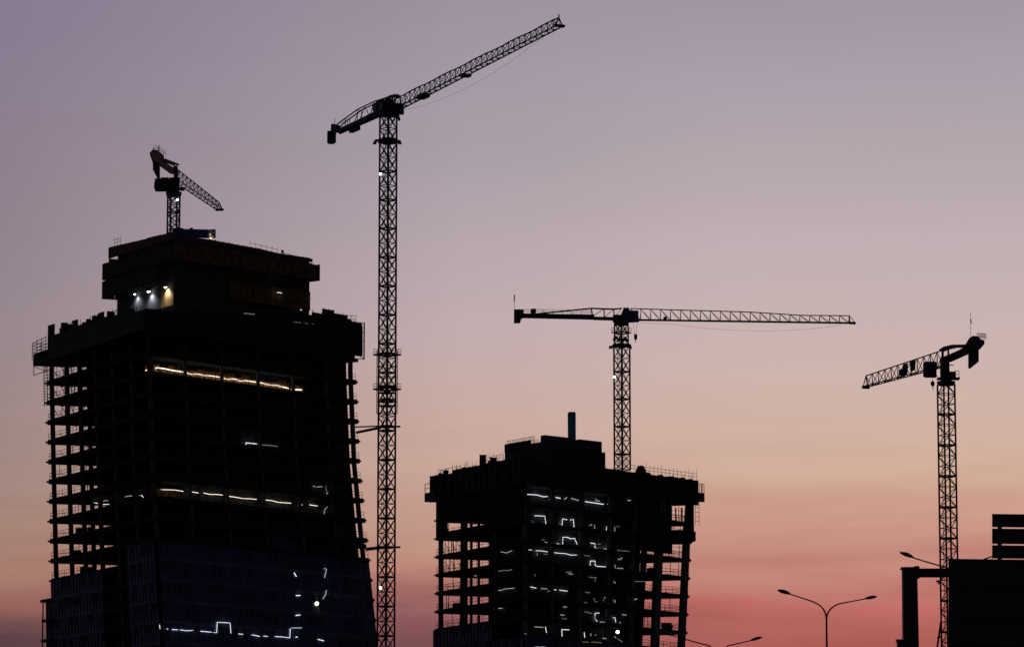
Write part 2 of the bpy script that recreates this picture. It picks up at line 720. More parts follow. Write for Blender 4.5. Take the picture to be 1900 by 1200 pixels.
colsA = [(0, 0), (.175, 0), (.35, 0), (.525, 0), (.70, 0), (.865, 0), (1, 0), (1, .33), (1, .66), (1, 1), (.8, 1), (.6, 1), (.4, 1), (.2, 1), (0, 1), (0, .83), (0, .695), (0, .53), (0, .36), (0, .18)]
for a, b in colsA:
    column(TA, A, M['concrete'], min(max(a, .008), .992), min(max(b, .010), .990), 0, zcrA + 2, 0.62 if b == 0 and 0 < a < 1 else 0.85)
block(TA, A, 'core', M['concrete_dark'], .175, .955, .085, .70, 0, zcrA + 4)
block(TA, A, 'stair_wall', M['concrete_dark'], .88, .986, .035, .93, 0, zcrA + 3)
# shoring of the two storeys below the crown
for k, (z, h) in enumerate(((zA0 + FH, FH), (zA0, FH), (zA0 - FH, FH))):
    mb = MB()
    mb.beam(TA.pt(.05, .3, z + h - .75), TA.pt(.05, .98, z + h - .75), .3, .25)
    mb.beam(TA.pt(.05, .3, z + .47), TA.pt(.05, .98, z + .47), .3, .1)
    for j in range(26 if k < 2 else 9):
        b = rnd.uniform(.35, 1.0) if k < 2 else rnd.uniform(.75, .98)
        a = rnd.uniform(0.01, .10)
        p = TA.pt(a, b, z + .45)
        mb.tube([p, p + V((0, 0, h - .9))], 0.07, 5)
    for j in range(5):
        b = .62 + .08 * j
        p, q = TA.pt(0.02, b, z + .5), TA.pt(0.02, b + .07, z + h - .6)
        mb.beam(p, q, .09)
    mb.build('shoring', M['steel'], A)

# crown: ring of protection screens round the topmost storeys
deck = MB()
r_ = TA.ring(-.045, .995, -.055, 1.07, zcrA + .35)
deck.hexa([p - V((0, 0, .3)) for p in r_], [p + V((0, 0, .3)) for p in r_])
deck.build('crown_deck', M['concrete_dark'], A)
r2 = TA.ring(.0, .99, .0, 1.0, zcrA + 4.4)
dk = MB()
dk.hexa([p - V((0, 0, .4)) for p in r2], [p + V((0, 0, .4)) for p in r2])
dk.build('floor_slab', M['concrete_dark'], A)


def ZT(a, b, py):
    return TA.z_at(a, b, py)


# left flank (from the near corner to the far left one)
tops = [(0.0, ZT(-.05, 0, 577)), (.30, ZT(-.05, .30, 585)), (.50, ZT(-.05, .5, 596)), (.70, ZT(-.05, .72, 606)), (.93, ZT(-.05, .93, 616)), (1.2, ZT(-.05, .93, 616))]


def interp(tab, x):
    for (x0, y0), (x1, y1) in zip(tab[:-1], tab[1:]):
        if x <= x1:
            return y0 + (y1 - y0) * (x - x0) / (x1 - x0)
    return tab[-1][1]


zl = zcrA
for b0, b1, drop in ((-.06, .18, 0), (.18, .345, 0.1), (.345, .40, -1.0), (.40, .565, .0), (.565, .615, .3), (.615, .665, -.9), (.665, .80, -.1), (.80, .862, .9), (.862, .925, -1.3)):
    panels(TA, A, M['screen'], -.05, b0, -.05, b1, 1, zl, lambda t: interp(tops, b0 + (b1 - b0) * t) - drop)
panels(TA, A, M['screen'], -.05, .925, -.05, 1.08, 2, zl, ZT(-.05, 1.08, 657))
panels(TA, A, M['screen'], -.05, 1.08, .16, 1.08, 2, zl, ZT(-.05, 1.08, 657))
panels(TA, A, M['screen'], .16, 1.08, .95, 1.08, 9, zl + 3.6, zl + 6.3, .3)
# right flank
zr0, zr1 = ZT(0, -.06, 577), ZT(.75, -.06, 584)
panels(TA, A, M['screen'], -.05, -.06, .75, -.06, 10, zl, lambda t: zr0 + (zr1 - zr0) * t, .25)
for a0, a1, py in ((.75, .80, 582), (.80, .86, 576), (.86, .925, 585), (.925, .965, 597)):
    panels(TA, A, M['screen'], a0, -.06, a1, -.06, 1, zl, ZT(a1, -.06, py))
zrr = ZT(.99, -.06, 599)
panels(TA, A, M['screen'], .965, -.06, 1.0, -.06, 1, zl + 1.2, zrr)
panels(TA, A, M['screen'], 1.005, -.06, 1.005, 1.05, 9, zl + 1.5, zrr - .5, .3)
# scaffold cage at the left end of the crown
cg = MB()
zc0, zc1 = ZT(-.05, 1.08, 660), ZT(-.05, 1.08, 637)
zc2 = ZT(-.05, .94, 625)
for a, b, zt in ((-.05, 1.08, zc1), (-.05, 1.03, zc1 + .5), (-.05, .98, zc2), (-.05, .935, zc2 + .2), (-.01, 1.08, zc1), (.04, 1.08, zc1), (.09, 1.08, zc1)):
    p = TA.pt(a, b, zc0 - 1)
    cg.beam(p, V((p.x, p.y, zt)), .13)
for f_ in (.25, .5, .75, 1.0):
    p = TA.pt(-.05, 1.08, zc0 + (zc1 - zc0) * f_)
    q = TA.pt(-.05, .935, zc0 + (zc2 - zc0) * f_)
    cg.beam(p, q, .1)
    cg.beam(p, TA.pt(.09, 1.08, p.z), .1)
cg.build('scaffold_cage', M['steel'], A)
# hanging brackets and the ladder below the cage
hb = MB()
for b in (1.06, .93):
    p = TA.pt(-.05, b, zcrA)
    hb.beam(p, p - V((0, 0, 2.0)), .14)
hb.beam(TA.pt(-.05, 1.06, zcrA - 2), TA.pt(-.05, .84, zcrA - 2), .12)
hb.beam(TA.pt(-.05, 1.06, zcrA - .2), TA.pt(-.05, .93, zcrA - 2), .1)
zlad = ZT(-.03, .99, 754)
for b in (.985, .95):
    hb.beam(TA.pt(-.035, b, zcrA), TA.pt(-.035, b, zlad), .15)
zz = zlad + .2
while zz < zcrA:
    hb.beam(TA.pt(-.035, .985, zz), TA.pt(-.035, .95, zz), .09)
    zz += .55
for b in (.90, .86):
    hb.beam(TA.pt(-.03, b, zcrA), TA.pt(-.03, b, zlad + 1.2), .09)
zz = zlad + 1.4
while zz < zcrA:
    hb.beam(TA.pt(-.03, .95, zz), TA.pt(-.03, .86, zz + .9), .07)
    zz += 1.9
hb.build('hanging_ladder', M['steel'], A)
# cage at the right end
rc = MB()
zb_ = ZT(1.0, -.07, 666)
pr = TA.pt(1.012, -.075, zb_)
rc.beam(pr, V((pr.x, pr.y, zrr + .2)), .28)
pr2 = TA.pt(.995, -.07, zb_)
rc.beam(pr2, V((pr2.x, pr2.y, zrr + .2)), .12)
for f_ in (0, .25, .5, .75, 1):
    z_ = zb_ + (zrr - zb_) * f_
    rc.beam(V((pr.x, pr.y, z_)), TA.pt(.962, -.06, z_), .12)
rc.beam(V((pr.x, pr.y, zb_)), TA.pt(.97, -.05, zb_ + 2.3), .12)
rc.build('scaffold_cage', M['steel'], A)
# railing along the crown's right shoulder
cr = MB()
p, q = TA.pt(.90, -.05, ZT(.9, -.06, 597)), TA.pt(.985, -.05, ZT(.985, -.06, 600))
rail_run(cr, p, q, 1.6, 1.1, (.8, 1.5), .07, .6)
cr.build('railing', M['steel'], A)

# rods and kit poking over the crown
for b in (.03, .12, .22, .30, .36, .47, .58, .70, .78, .86):
    mb = MB()
    p = TA.pt(-.045, b, interp(tops, b) - 1)
    mb.beam(p, p + V((rnd.uniform(-.15, .15), 0, rnd.uniform(1.3, 2.1))), .09)
    mb.build('starter_bar', M['rust'], A)
for a in (.765, .785, .83, .88, .91, .94, .96, .975):
    mb = MB()
    p = TA.pt(a, -.05, ZT(a, -.06, 600) - .5)
    mb.beam(p, p + V((rnd.uniform(-.15, .15), 0, rnd.uniform(1.4, 2.6))), .09)
    mb.build('starter_bar', M['rust'], A)
for i, b in enumerate((.07, .145, .25, .28, .43, .50, .69, .75)):
    mb = MB()
    p = TA.pt(-.045, b, interp(tops, b))
    s = rnd.uniform(.5, 1.3)
    mb.box(p + V((0, 0, .05)), (s, .8, s * rnd.uniform(.8, 1.5)), rnd.uniform(0, 1))
    mb.beam(p, p + V((.5, 0, 1.1)), .12)
    mb.build('edge_clamp', M['screen'], A)
for i, a in enumerate((.70, .73, .77, .84, .90, .945)):
    mb = MB()
    p = TA.pt(a, -.055, ZT(a, -.06, 580 + 17 * (a - .70) / .25))
    s = rnd.uniform(.5, 1.1)
    mb.box(p, (s, .8, s * rnd.uniform(.9, 1.6)), rnd.uniform(0, 1))
    mb.beam(p, p + V((-.4, 0, 1.2)), .12)
    mb.build('edge_clamp', M['screen'], A)
# set-back head: core walls with three tiers of formwork screens
zcrown_top = zcrA + 3
b0H, b1H, a0H, a1H = .19, .745, .215, .885
zroofA = TA.z_at(.185, .79, 460) - 1.6
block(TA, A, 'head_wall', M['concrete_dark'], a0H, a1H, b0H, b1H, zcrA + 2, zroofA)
zt_hi = TA.z_at(.2, .16, 432)


def tier(tag_, a0, a1, b0, b1, zlo, zhi, nl, nr, ml, mr, jit=.12):
    panels(TA, A, ml, a0, b0, a0, b1, nl, zlo, zhi, jit)
    panels(TA, A, mr, a0, b0, a1, b0, nr, zlo, zhi, jit)
    panels(TA, A, ml, a1, b0, a1, b1, max(2, nl - 1), zlo, zhi, jit)
    panels(TA, A, ml, a0, b1, a1, b1, max(3, nr - 4), zlo, zhi, jit)


aL = .185
zA_ = TA.z_at(aL, .79, 460)
zlo_a = TA.z_at(aL, .79, 480)
zn_ = TA.z_at(aL, .17, 432)
panels(TA, A, M['rust'], aL, .15, aL, .79, 5, zlo_a, lambda t: zn_ + (zA_ - zn_) * t, .12)
tr = [(.0, TA.z_at(aL, .15, 440)), (.14, TA.z_at(.28, .15, 441)), (.32, TA.z_at(.40, .15, 447)), (.6, TA.z_at(.6, .15, 461)), (1.0, TA.z_at(.868, .15, 487)), (1.1, TA.z_at(.868, .15, 487))]
panels(TA, A, M['rust'], aL, .15, .868, .15, 10, zlo_a + .15, lambda t: interp(tr, t), .08)
panels(TA, A, M['rust'], .868, .15, .868, .79, 4, zlo_a - .8, tr[4][1] - .1, .02)
panels(TA, A, M['rust'], aL, .79, .868, .79, 6, zlo_a, tr[4][1] - .1, .02)
tier('b', aL - .01, .897, .135, .83, TA.z_at(aL, .83, 520), TA.z_at(aL, .83, 491), 6, 10, M['screen'], M['rust'])
panels(TA, A, M['screen'], aL - .01, .30, aL - .01, .83, 4, TA.z_at(aL, .83, 555), TA.z_at(aL, .83, 523), .1)
panels(TA, A, M['screen'], aL - .01, .83, .3, .83, 2, TA.z_at(aL, .83, 555), TA.z_at(aL, .83, 523), .1)
# lowest tier on the right flank: pale plywood bays
zq0, zq1 = TA.z_at(.6, .17, 562), TA.z_at(.6, .17, 528)
panels(TA, A, M['ply'], .47, .172, .87, .172, 7, zq0, zq1, .1, name='plywood_bay')
panels(TA, A, M['ply_pale'], a0H - .006, b0H, a0H - .006, b0H + .12, 1, TA.z_at(.21, .2, 566), TA.z_at(.21, .2, 533), 0, name='plywood_bay')
# roof edge railing and loose posts on the head
zR = TA.z_at(.72, .15, 473)
for p_, q_, h_, st_, rl_ in ((TA.pt(.56, .15, TA.z_at(.56, .15, 459)), TA.pt(.70, .15, TA.z_at(.70, .15, 471)), 1.0, 1.6, (.9,)),
                             (TA.pt(.72, .15, zR), TA.pt(.865, .15, TA.z_at(.86, .15, 487)), .6, 1.9, (.55,)),
                             (TA.pt(aL, .66, zA_ - .2), TA.pt(aL, .72, zA_ - .1), 1.5, 1.2, (.7, 1.3)),
                             (TA.pt(aL, .17, TA.z_at(aL, .15, 441)), TA.pt(aL + .05, .15, TA.z_at(aL, .15, 441)), 1.3, 1.2, (.6, 1.2))):
    hr = MB()
    rail_run(hr, p_, q_, h_, st_, rl_, .06, .4)
    hr.build('railing', M['steel'], A)

# glazing of the lower storeys
zgR = TA.z_at(0, 0, 1011)
zgL = TA.z_at(0, .6, 1068)
for i, z in enumerate(zsA):
    z0, z1 = z, z + FH
    if z0 < zgR - .5:
        top = None
        zt = min(z1, zgR + .6) - .03
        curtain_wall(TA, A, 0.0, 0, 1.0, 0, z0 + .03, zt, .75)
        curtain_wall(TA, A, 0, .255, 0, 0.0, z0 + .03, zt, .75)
    if z0 < zgL - 1.2:
        b1 = 1.0 if z1 > TA.z_at(0, 1, 1116) + 1 else 1.055
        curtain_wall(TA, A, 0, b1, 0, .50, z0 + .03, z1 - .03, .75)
block(TA, A, 'hoist_shaft', M['concrete_dark'], .035, .12, .2, .66, 0, zgL - .5)
# open frame at the far left edge of the glazing
of = MB()
zo = TA.z_at(0, 1.08, 1115)
p = TA.pt(-.02, 1.075, zo)
of.beam(V((p.x, p.y, 0)), p, .25)
p2 = TA.pt(-.02, 1.03, zo)
of.beam(V((p2.x, p2.y, 0)), p2, .25)
for j in range(18):
    z_ = zo - j * FH
    if z_ > 1:
        of.beam(TA.pt(-.02, 1.085, z_), TA.pt(-.02, .99, z_), .9 if j % 2 == 0 else .5, .55)
of.build('edge_frame', M['screen'], A)
# cantilevered loading deck at the right edge and a blue tarpaulin behind it
zld = TA.z_at(1, 0, 1012)
ld = MB()
pp = [TA.pt(.80, -.01, zld), TA.pt(1.0, -.01, zld), TA.pt(1.045, .06, zld), TA.pt(1.0, .3, zld)]
ld.hexa([q - V((0, 0, .35)) for q in pp], [q + V((0, 0, .35)) for q in pp])
ld.build('loading_deck', M['screen'], A)
panels(TA, A, M['navy'], .585, -.015, .75, -.015, 1, TA.z_at(.66, 0, 1027), TA.z_at(.66, 0, 996), 0, name='tarpaulin')
panels(TA, A, M['navy'], .83, -.012, 1.0, -.012, 2, TA.z_at(.9, 0, 1040), zld - .4, .1, name='tarpaulin')

# plywood-lined walls behind the two strings of lights
zf0 = zA0 + .5
panels(TA, A, M['ply'], .02, .078, .80, .078, 22, zf0, zf0 + 2.0, .35, .12, .12, name='plywood_wall')
zf6 = zA0 - 6 * FH + .5
panels(TA, A, M['ply'], .03, .078, .86, .078, 22, zf6, zf6 + 2.1, .3, .12, .25, name='plywood_wall')

# loose props and ties on the lower open floors
for k in range(-2, -9, -1):
    z = zA0 + FH * k + .5
    for j in range(rnd.randint(2, 4)):
        a, b = rnd.uniform(.0, .10), rnd.uniform(.45, .97)
        mb = MB()
        p = TA.pt(a, b, z)
        mb.tube([p, p + V((0, 0, FH - .95))], .06, 5)
        mb.box(p + V((0, 0, .03)), (.3, .3, .06))
        mb.build('prop', M['steel'], A)
GS = 'stacked material on the open floors'


def stack(p, w_, d_, h_, label):
    root = thing('material_stack', label, 'material stack', p, GS)
    n = 3
    for i in range(n):
        mb = MB()
        mb.box(p + V((rnd.uniform(-.15, .15), 0, h_ * (i + .5) / n)), (w_ * rnd.uniform(.75, 1.0), d_, h_ / n * .86), .5 + rnd.uniform(-.1, .1))
        mb.build('bundle', M['net'], root)
    mb = MB()
    mb.box(p + V((0, 0, h_ * .5)), (.12, d_ * 1.05, h_), .5)
    mb.build('strap', M['steel'], root)


stack(TA.pt(.03, .78, zA0 - 7 * FH + .48), 1.8, 1.6, 1.3, 'dark stack between the left columns of the left tower, four floors above its glazing')
stack(TA.pt(.02, .66, zA0 - 7 * FH + .48), 1.2, 1.3, .9, 'smaller dark stack beside another, four floors above the left tower glazing')
stack(TA.pt(.02, .80, zA0 - 8 * FH + .48), 1.6, 1.3, .9, 'low dark stack near the left edge of the left tower, third floor above glazing')
stack(TA.pt(.02, .72, zA0 - 9 * FH + .48), 2.4, 1.4, 1.3, 'dark stack right above the left flank glazing of the left tower')
# --- lights in the left tower
fb = lambda px, py: on_face(TA, px, py, 'b', .066)
fa = lambda px, py: on_face(TA, px, py, 'a', .11)
ffr = lambda px, py: on_face(TA, px, py, 'b', -.022)
GA = 'work light strings in the left tower'
light_string([[fb(270, 688), fb(273, 686), fb(280, 686)], [fb(288, 684), fb(291, 682), fb(333, 689), fb(343, 691), fb(403, 699), fb(412, 701), fb(469, 708), fb(479, 709), fb(515, 715), fb(535, 720)], [fb(541, 722), fb(560, 723)]],
             'long bright string of work lights on the highest lit floor, left tower', GA, 'warm_light', .17)
light_string([[fb(456, 832), fb(456.4, 821), fb(476, 823)], ([fb(478, 823.5), fb(515, 828)], 'faint_light')],  # faint tail tube stands in for the glow on the ceiling wall
             'short lone hook-shaped string of lights with painted ceiling glow, dark middle of left tower', GA, 'white_light', .13)
light_string([([fb(298, 908), fb(312, 908), fb(340, 911)], 'warm_dim'), ([fb(350, 911), fb(368, 914)], 'warm_dim'), ([fb(378, 914), fb(413, 918)], 'warm_dim'), ([fb(424, 920), fb(476, 926)], 'warm_dim'),
              ([fb(491, 927), fb(540, 933)], 'warm_dim'), ([fb(556, 936), fb(561, 936)], 'warm_dim'), ([fb(574, 936), fb(589, 938)], 'warm_dim')],
             'thin broken string of work lights across the second lit floor of the left tower', GA, 'warm_dim', .10)
light_string([([fb(581, 901), fb(586, 903), fb(598, 902)], 'dim_light'), ([fb(604, 901), fb(606, 912)], 'faint_light'), ([fb(608, 913), fb(601, 923)], 'dim_light'), ([fb(607, 940), fb(602, 946), fb(601, 959)], 'dim_light')],
             'curling string of lights in the right bay of the second lit floor, left tower', GA, 'dim_light', .11)
light_string([([fa(174, 932), fa(180, 933), fa(190, 935), fa(202, 935)], 'white_light'), ([fa(190, 929), fa(200, 928)], 'dim_light')],
             'short bright string of lights near the open left edge of the left tower', GA, 'white_light', .12)
light_string([([fa(232, 921), fa(245, 919)], 'dim_light'), ([fa(256, 919), fa(262, 918), fa(266, 922), fa(267, 932)], 'white_light')],
             'small arched string of lights beside the near corner of the left tower', GA, 'white_light', .11)
light_string([[ffr(296, 1158), ffr(297, 1166)], [ffr(309, 1166), ffr(312, 1166)], [ffr(319, 1167), ffr(330, 1167.5)], [ffr(334, 1167.5), ffr(358, 1168.5)], [ffr(372, 1170), ffr(393, 1172)],
              [ffr(396, 1172.5), ffr(402, 1173), ffr(403, 1153.5), ffr(427, 1155), ffr(428.5, 1174)], [ffr(442, 1175), ffr(451, 1176)], [ffr(467, 1177), ffr(475, 1178), ffr(482, 1180)], [ffr(489, 1179), ffr(497, 1180)],
              [ffr(510, 1180), ffr(538, 1182.5), ffr(538.6, 1165)]],
             'stepped string of white lights behind the lowest glazing of the left tower', GA, 'white_light', .10)
light_string([[ffr(546, 1062), ffr(550, 1069)], [ffr(549, 1104), ffr(557, 1104)], [ffr(549, 1141), ffr(557, 1140)], ([ffr(541, 1164), ffr(560, 1164)], 'dim_light'), [ffr(549, 1181), ffr(552, 1181)]],
             'vertical row of small lights on the glazed right flank of the left tower', GA, 'white_light', .16)
light_string([[ffr(601, 1054), ffr(606, 1055), ffr(604, 1064), ffr(602, 1071)], [ffr(606, 1094), ffr(604, 1103), ffr(599, 1110)], ([ffr(590, 1185), ffr(601, 1188)], 'white_light')],
             'curved string of lights in the open lane between the glazing of the left tower', GA, 'dim_light', .13)
light_string([([fa(185, 1085.5), fa(190, 1086)], 'dim_light'), ([fa(194, 1086), fa(197, 1086)], 'white_light'), ([fa(219, 1165), fa(218.5, 1174)], 'white_light'), ([fa(235, 1173), fa(240, 1174)], 'white_light'), ([fa(225, 1078), fa(231, 1078)], 'faint_light')],
             'few small lights in the dark vertical lane of the left flank of the left tower', GA, 'white_light', .12)
light_string([([fb(641, 882), fb(645, 890)], 'faint_light'), ([fb(648, 925), fb(650, 931)], 'faint_light'), ([fb(650, 960), fb(651, 967)], 'faint_light'), ([fb(662, 986), fb(664, 994)], 'dim_light')],
             'faint row of lights stepping down the right edge of the left tower', GA, 'faint_light', .12)
fh_ = lambda px, py: on_face(TA, px, py, 'b', .135)
light_string([([fh_(513, 502.5), fh_(523, 503)], 'dim_light'), ([fh_(514, 542.5), fh_(523, 543.5)], 'white_light'), ([fh_(557, 574.5), fh_(560, 575)], 'white_light'), ([fh_(579, 552), fh_(578, 559)], 'dim_light')],
             'scattered small lights on the screens of the left tower head', GA, 'white_light', .11)
fc_ = lambda px, py: on_face(TA, px, py, 'b', -.068)
light_string([([fc_(545, 597), fc_(558, 599)], 'amber_light'), ([fc_(563, 599), fc_(572, 601)], 'faint_light'), ([fc_(577, 600), fc_(592, 604)], 'faint_light'), ([fc_(600, 604), fc_(612, 606)], 'faint_light'), ([fc_(453, 581), fc_(472, 583)], 'faint_light')],  # faint tubes stand in for sky seen through gaps; amber is a light
             'amber light and glowing dashes for sky gaps, right shoulder of left tower crown', GA, 'faint_light', .14)

fw = lambda px, py: on_face(TA, px, py, 'a', a0H - .016)
dn = V((-.55, -.15, -1.0))
GF = 'floodlights on the left tower head'
floodlight(fw(250, 546), 'small white floodlight leftmost of three on the left tower head', 'flood', .24, V((.25, .1, -1)), group=GF, power=420, colr=(.85, .92, 1))
floodlight(fw(276, 541), 'bright white floodlight in the middle of three on the left tower head', 'flood', .33, V((.25, .1, -1)), group=GF, power=700, colr=(.88, .94, 1))
floodlight(fw(307, 533), 'warm floodlight shining down a beige panel on the left tower head', 'flood_warm', .30, V((.25, .1, -1)), group=GF, power=950, colr=(1, .8, .5))
floodlight(ffr(588, 1119), 'greenish yellow lamp in the open lane low on the left tower', 'flood_green', .36, V((0, -1, -.2)), power=0)

# blue folded concrete placing boom on the roof of the head
YB = 826.0
pb = at(345, 447, YB)
zroofB = zroofA
bm_ = thing('placing_boom', 'folded blue concrete placing boom lying along the roof of the left tower', 'placing boom', (at(330, 440, YB).x, YB, zroofB))
mb = MB()
mb.box(V((at(331, 430, YB).x, YB, (zroofB + zrow(424.5, YB)) / 2)), (2.0, 2.0, zrow(424.5, YB) - zroofB))
mb.build('pedestal', M['blue'], bm_)
mb = MB()
mb.beam(at(322, 428, YB), at(396, 429.5, YB), 1.0, .62)
mb.beam(at(352, 425, YB), at(358, 425.5, YB), .5, .5)
mb.build('upper_arm', M['blue'], bm_)
mb = MB()
mb.beam(at(333, 436.5, YB - .8), at(388, 438, YB - .8), .8, .75)
mb.build('lower_arm', M['blue'], bm_)
mb = MB()
mb.tube([at(340, 432, YB - .6), at(365, 432.5, YB - .6), at(388, 433.5, YB - .6)], .09, 6)
mb.tube([at(394, 428, YB - .3), at(399, 433, YB - .3), at(398, 441, YB - .3)], .16, 6)
mb.build('delivery_pipe', M['alu'], bm_)
mb = MB()
mb.beam(at(396, 426, YB), at(396, 441, YB), .9, .9)
mb.build('arm_hinge', M['navy'], bm_)
mb = MB()
zk = at(391, 452, YB).z
k0 = V((at(391.5, 448, YB).x, YB - 1.0, zroofB - .1))
mb.beam(k0, at(391.5, 440, YB - 1.0), .22)
mb.beam(at(391.5, 441, YB - 1.0), at(386.5, 434.5, YB - 1.0), .2)
mb.beam(at(391.5, 441, YB - 1.0), at(397, 437.5, YB - 1.0), .2)
mb.beam(at(391.5, 444, YB - 1.0), at(388, 452, YB - 1.0), .18)
mb.beam(at(391.5, 444, YB - 1.0), at(395.5, 452, YB - 1.0), .18)
mb.build('arm_support', M['yellow'], bm_)
floodlight(at(391.5, 442.5, YB - 1.5), 'small added lamp lighting the yellow support of the blue placing boom, left tower', 'flood_warm', .10, V((0, .3, 1)), power=25, colr=(1, .85, .3))  # lamp added to brighten the yellow arm support
# small dark kit on the roof edge
Yk = TA.pt(.72, .15, 100).y
kt = thing('survey_tripod', 'small dark tripod standing on the right roof edge of the left tower', 'tripod', V((at(524, 474, Yk).x, Yk, zR)))
mb = MB()
top_ = at(524, 467.5, Yk)
for dx in (-.5, .05, .5):
    mb.beam(V((top_.x + dx, Yk + (.5 if dx == .05 else -.2), zR)), top_, .12)
mb.build('leg', M['steel'], kt)
mb = MB()
mb.box(top_ + V((0, 0, .15)), (.45, .4, .5))
mb.build('instrument', M['steel'], kt)
#PART3
# ================================================================== CENTRE TOWER
TB = Tower(880.0, 912.7, 920.0,
           N=[(880, 971), (1200, 973)],
           L=[(880, 812), (1200, 812)],
           R=[(880, 1289), (940, 1285), (1000, 1280), (1200, 1270)])
B = thing('unfinished_tower', 'smaller unfinished tower in the middle with a crane on its roof', 'building',
          (TB.pt(.5, .5, 0).x, TB.pt(.5, .5, 0).y, 0), 'towers under construction')
FB = 4.0
zB0 = zrow(1033, 912.7)
zsB = [zB0 + FB * k for k in range(2, -40, -1)]
zsB = [z for z in zsB if z > 1.0]
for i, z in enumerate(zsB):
    s_ = slab(TB, B, z, 0.8, .3, M['slab_dark'])
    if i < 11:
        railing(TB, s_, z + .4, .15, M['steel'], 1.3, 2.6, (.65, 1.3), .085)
zcrB = TB.z_at(-.02, 1.05, 932)
ztB = TB.z_at(-.02, 1.05, 884)
cB = [(.05, .70, .55), (.05, .612, .5), (0, 0, 1.0), (.17, 0, .9), (.34, 0, .9), (.51, 0, .9), (.66, 0, .9), (.815, 0, 1.75), (1, 0, 1.5), (1, .5, 1.2), (1, 1, 1.2), (.7, 1, .9), (.35, 1, .8), (.14, 1, .8), (0, 1, .95), (0, .69, .75), (0, .34, .8)]
for a, b, wd in cB:
    column(TB, B, M['concrete'], min(max(a, .012), .985), min(max(b, .012), .985), 0, zcrB + 1, wd)
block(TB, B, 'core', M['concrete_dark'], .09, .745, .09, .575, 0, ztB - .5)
# netted storeys under the crown
panels(TB, B, M['net'], -.008, .42, -.008, 1.0, 6, zB0 + 2 * FB - .4, zcrB, .1, .1, .02, name='safety_net')
panels(TB, B, M['net'], -.008, .86, -.008, 1.0, 1, zB0 + FB - .3, zB0 + 2 * FB, .1, .1, .02, name='safety_net')
panels(TB, B, M['net'], -.008, .0, -.008, .42, 4, zB0 + FB - .3, zcrB, .1, .1, .02, name='safety_net')
panels(TB, B, M['net'], -.008, .42, -.008, .86, 1, zB0 + FB - .3, zB0 + FB + 1.2, .0, .1, .02, name='safety_net')
panels(TB, B, M['net'], .72, .99, 1.0, .99, 3, zB0 + 2 * FB + .4, zB0 + 2 * FB + 2.0, .1, .1, .02, name='safety_net')
panels(TB, B, M['net'], .655, -.006, .855, -.006, 2, zB0 + FB * .2, zcrB, .1, .1, .02, name='safety_net')
panels(TB, B, M['net'], .945, -.006, .99, -.006, 1, zB0 + FB, zcrB, .1, .1, .02, name='safety_net')
# shoring props in the upper right bay
for k in (0, 1, 2):
    mb = MB()
    z = zB0 + k * FB + .4
    for j in range(13):
        p = TB.pt(rnd.uniform(.83, .99), rnd.uniform(.0, .1), z)
        mb.tube([p, p + V((0, 0, FB - .8))], .08, 5)
    for zz in (1.2, 2.3):
        mb.beam(TB.pt(.84, .02, z + zz), TB.pt(.98, .02, z + zz), .08)
    mb.build('shoring', M['steel'], B)
mb = MB()
for k in (0, -1):
    z = zB0 + k * FB + .4
    for j in range(9):
        p = TB.pt(rnd.uniform(.0, .04), rnd.uniform(.70, .99), z)
        mb.tube([p, p + V((0, 0, FB - .8))], .07, 5)
    for j in range(4):
        p = TB.pt(.01, .72 + .07 * j, z)
        q = TB.pt(.01, .79 + .07 * j, z + 2.4)
        mb.beam(p, q, .09)
mb.build('shoring', M['steel'], B)

for k in (1, 0, -1, -2, -3, -4):
    z = zB0 + k * FB + .4
    for j in range(4):
        a, b = ((rnd.uniform(.0, .06), rnd.uniform(.58, .98)) if j < 2 else (rnd.uniform(.78, .98), rnd.uniform(0, .12)))
        mb = MB()
        p = TB.pt(a, b, z)
        mb.tube([p, p + V((0, 0, FB - .8))], .075, 5)
        mb.box(p + V((0, 0, .04)), (.35, .35, .08))
        mb.build('prop', M['steel'], B)
# crown ring
dk = MB()
r_ = TB.ring(-.015, 1.0, -.02, 1.04, zcrB + .3)
dk.hexa([p - V((0, 0, .28)) for p in r_], [p + V((0, 0, .28)) for p in r_])
dk.build('crown_deck', M['concrete_dark'], B)
dk = MB()
r_ = TB.ring(-.01, 1.0, -.015, 1.03, ztB - .9)
dk.hexa([p - V((0, 0, .4)) for p in r_], [p + V((0, 0, .4)) for p in r_])
dk.build('roof_deck', M['concrete_dark'], B)
zB = lambda a, b, py: TB.z_at(a, b, py)
panels(TB, B, M['screen'], -.02, 1.05, -.02, .88, 1, zcrB, zB(-.02, 1.0, 882), 0)
panels(TB, B, M['screen'], -.02, .88, -.02, .78, 1, zcrB, zB(-.02, .83, 879), 0)
panels(TB, B, M['screen'], -.02, .78, -.02, -.03, 6, zcrB, zB(-.02, .78, 873), .08)
zr_ = zB(.5, -.03, 870)
panels(TB, B, M['screen'], -.02, -.03, 1.005, -.03, 11, zcrB, ztB - .15, .1)
panels(TB, B, M['screen'], -.02, 1.05, .95, 1.05, 9, zcrB + 2.6, ztB - .6, .1)
panels(TB, B, M['screen'], 1.008, -.03, 1.008, 1.05, 6, zcrB + 1.2, ztB - .3, .1)
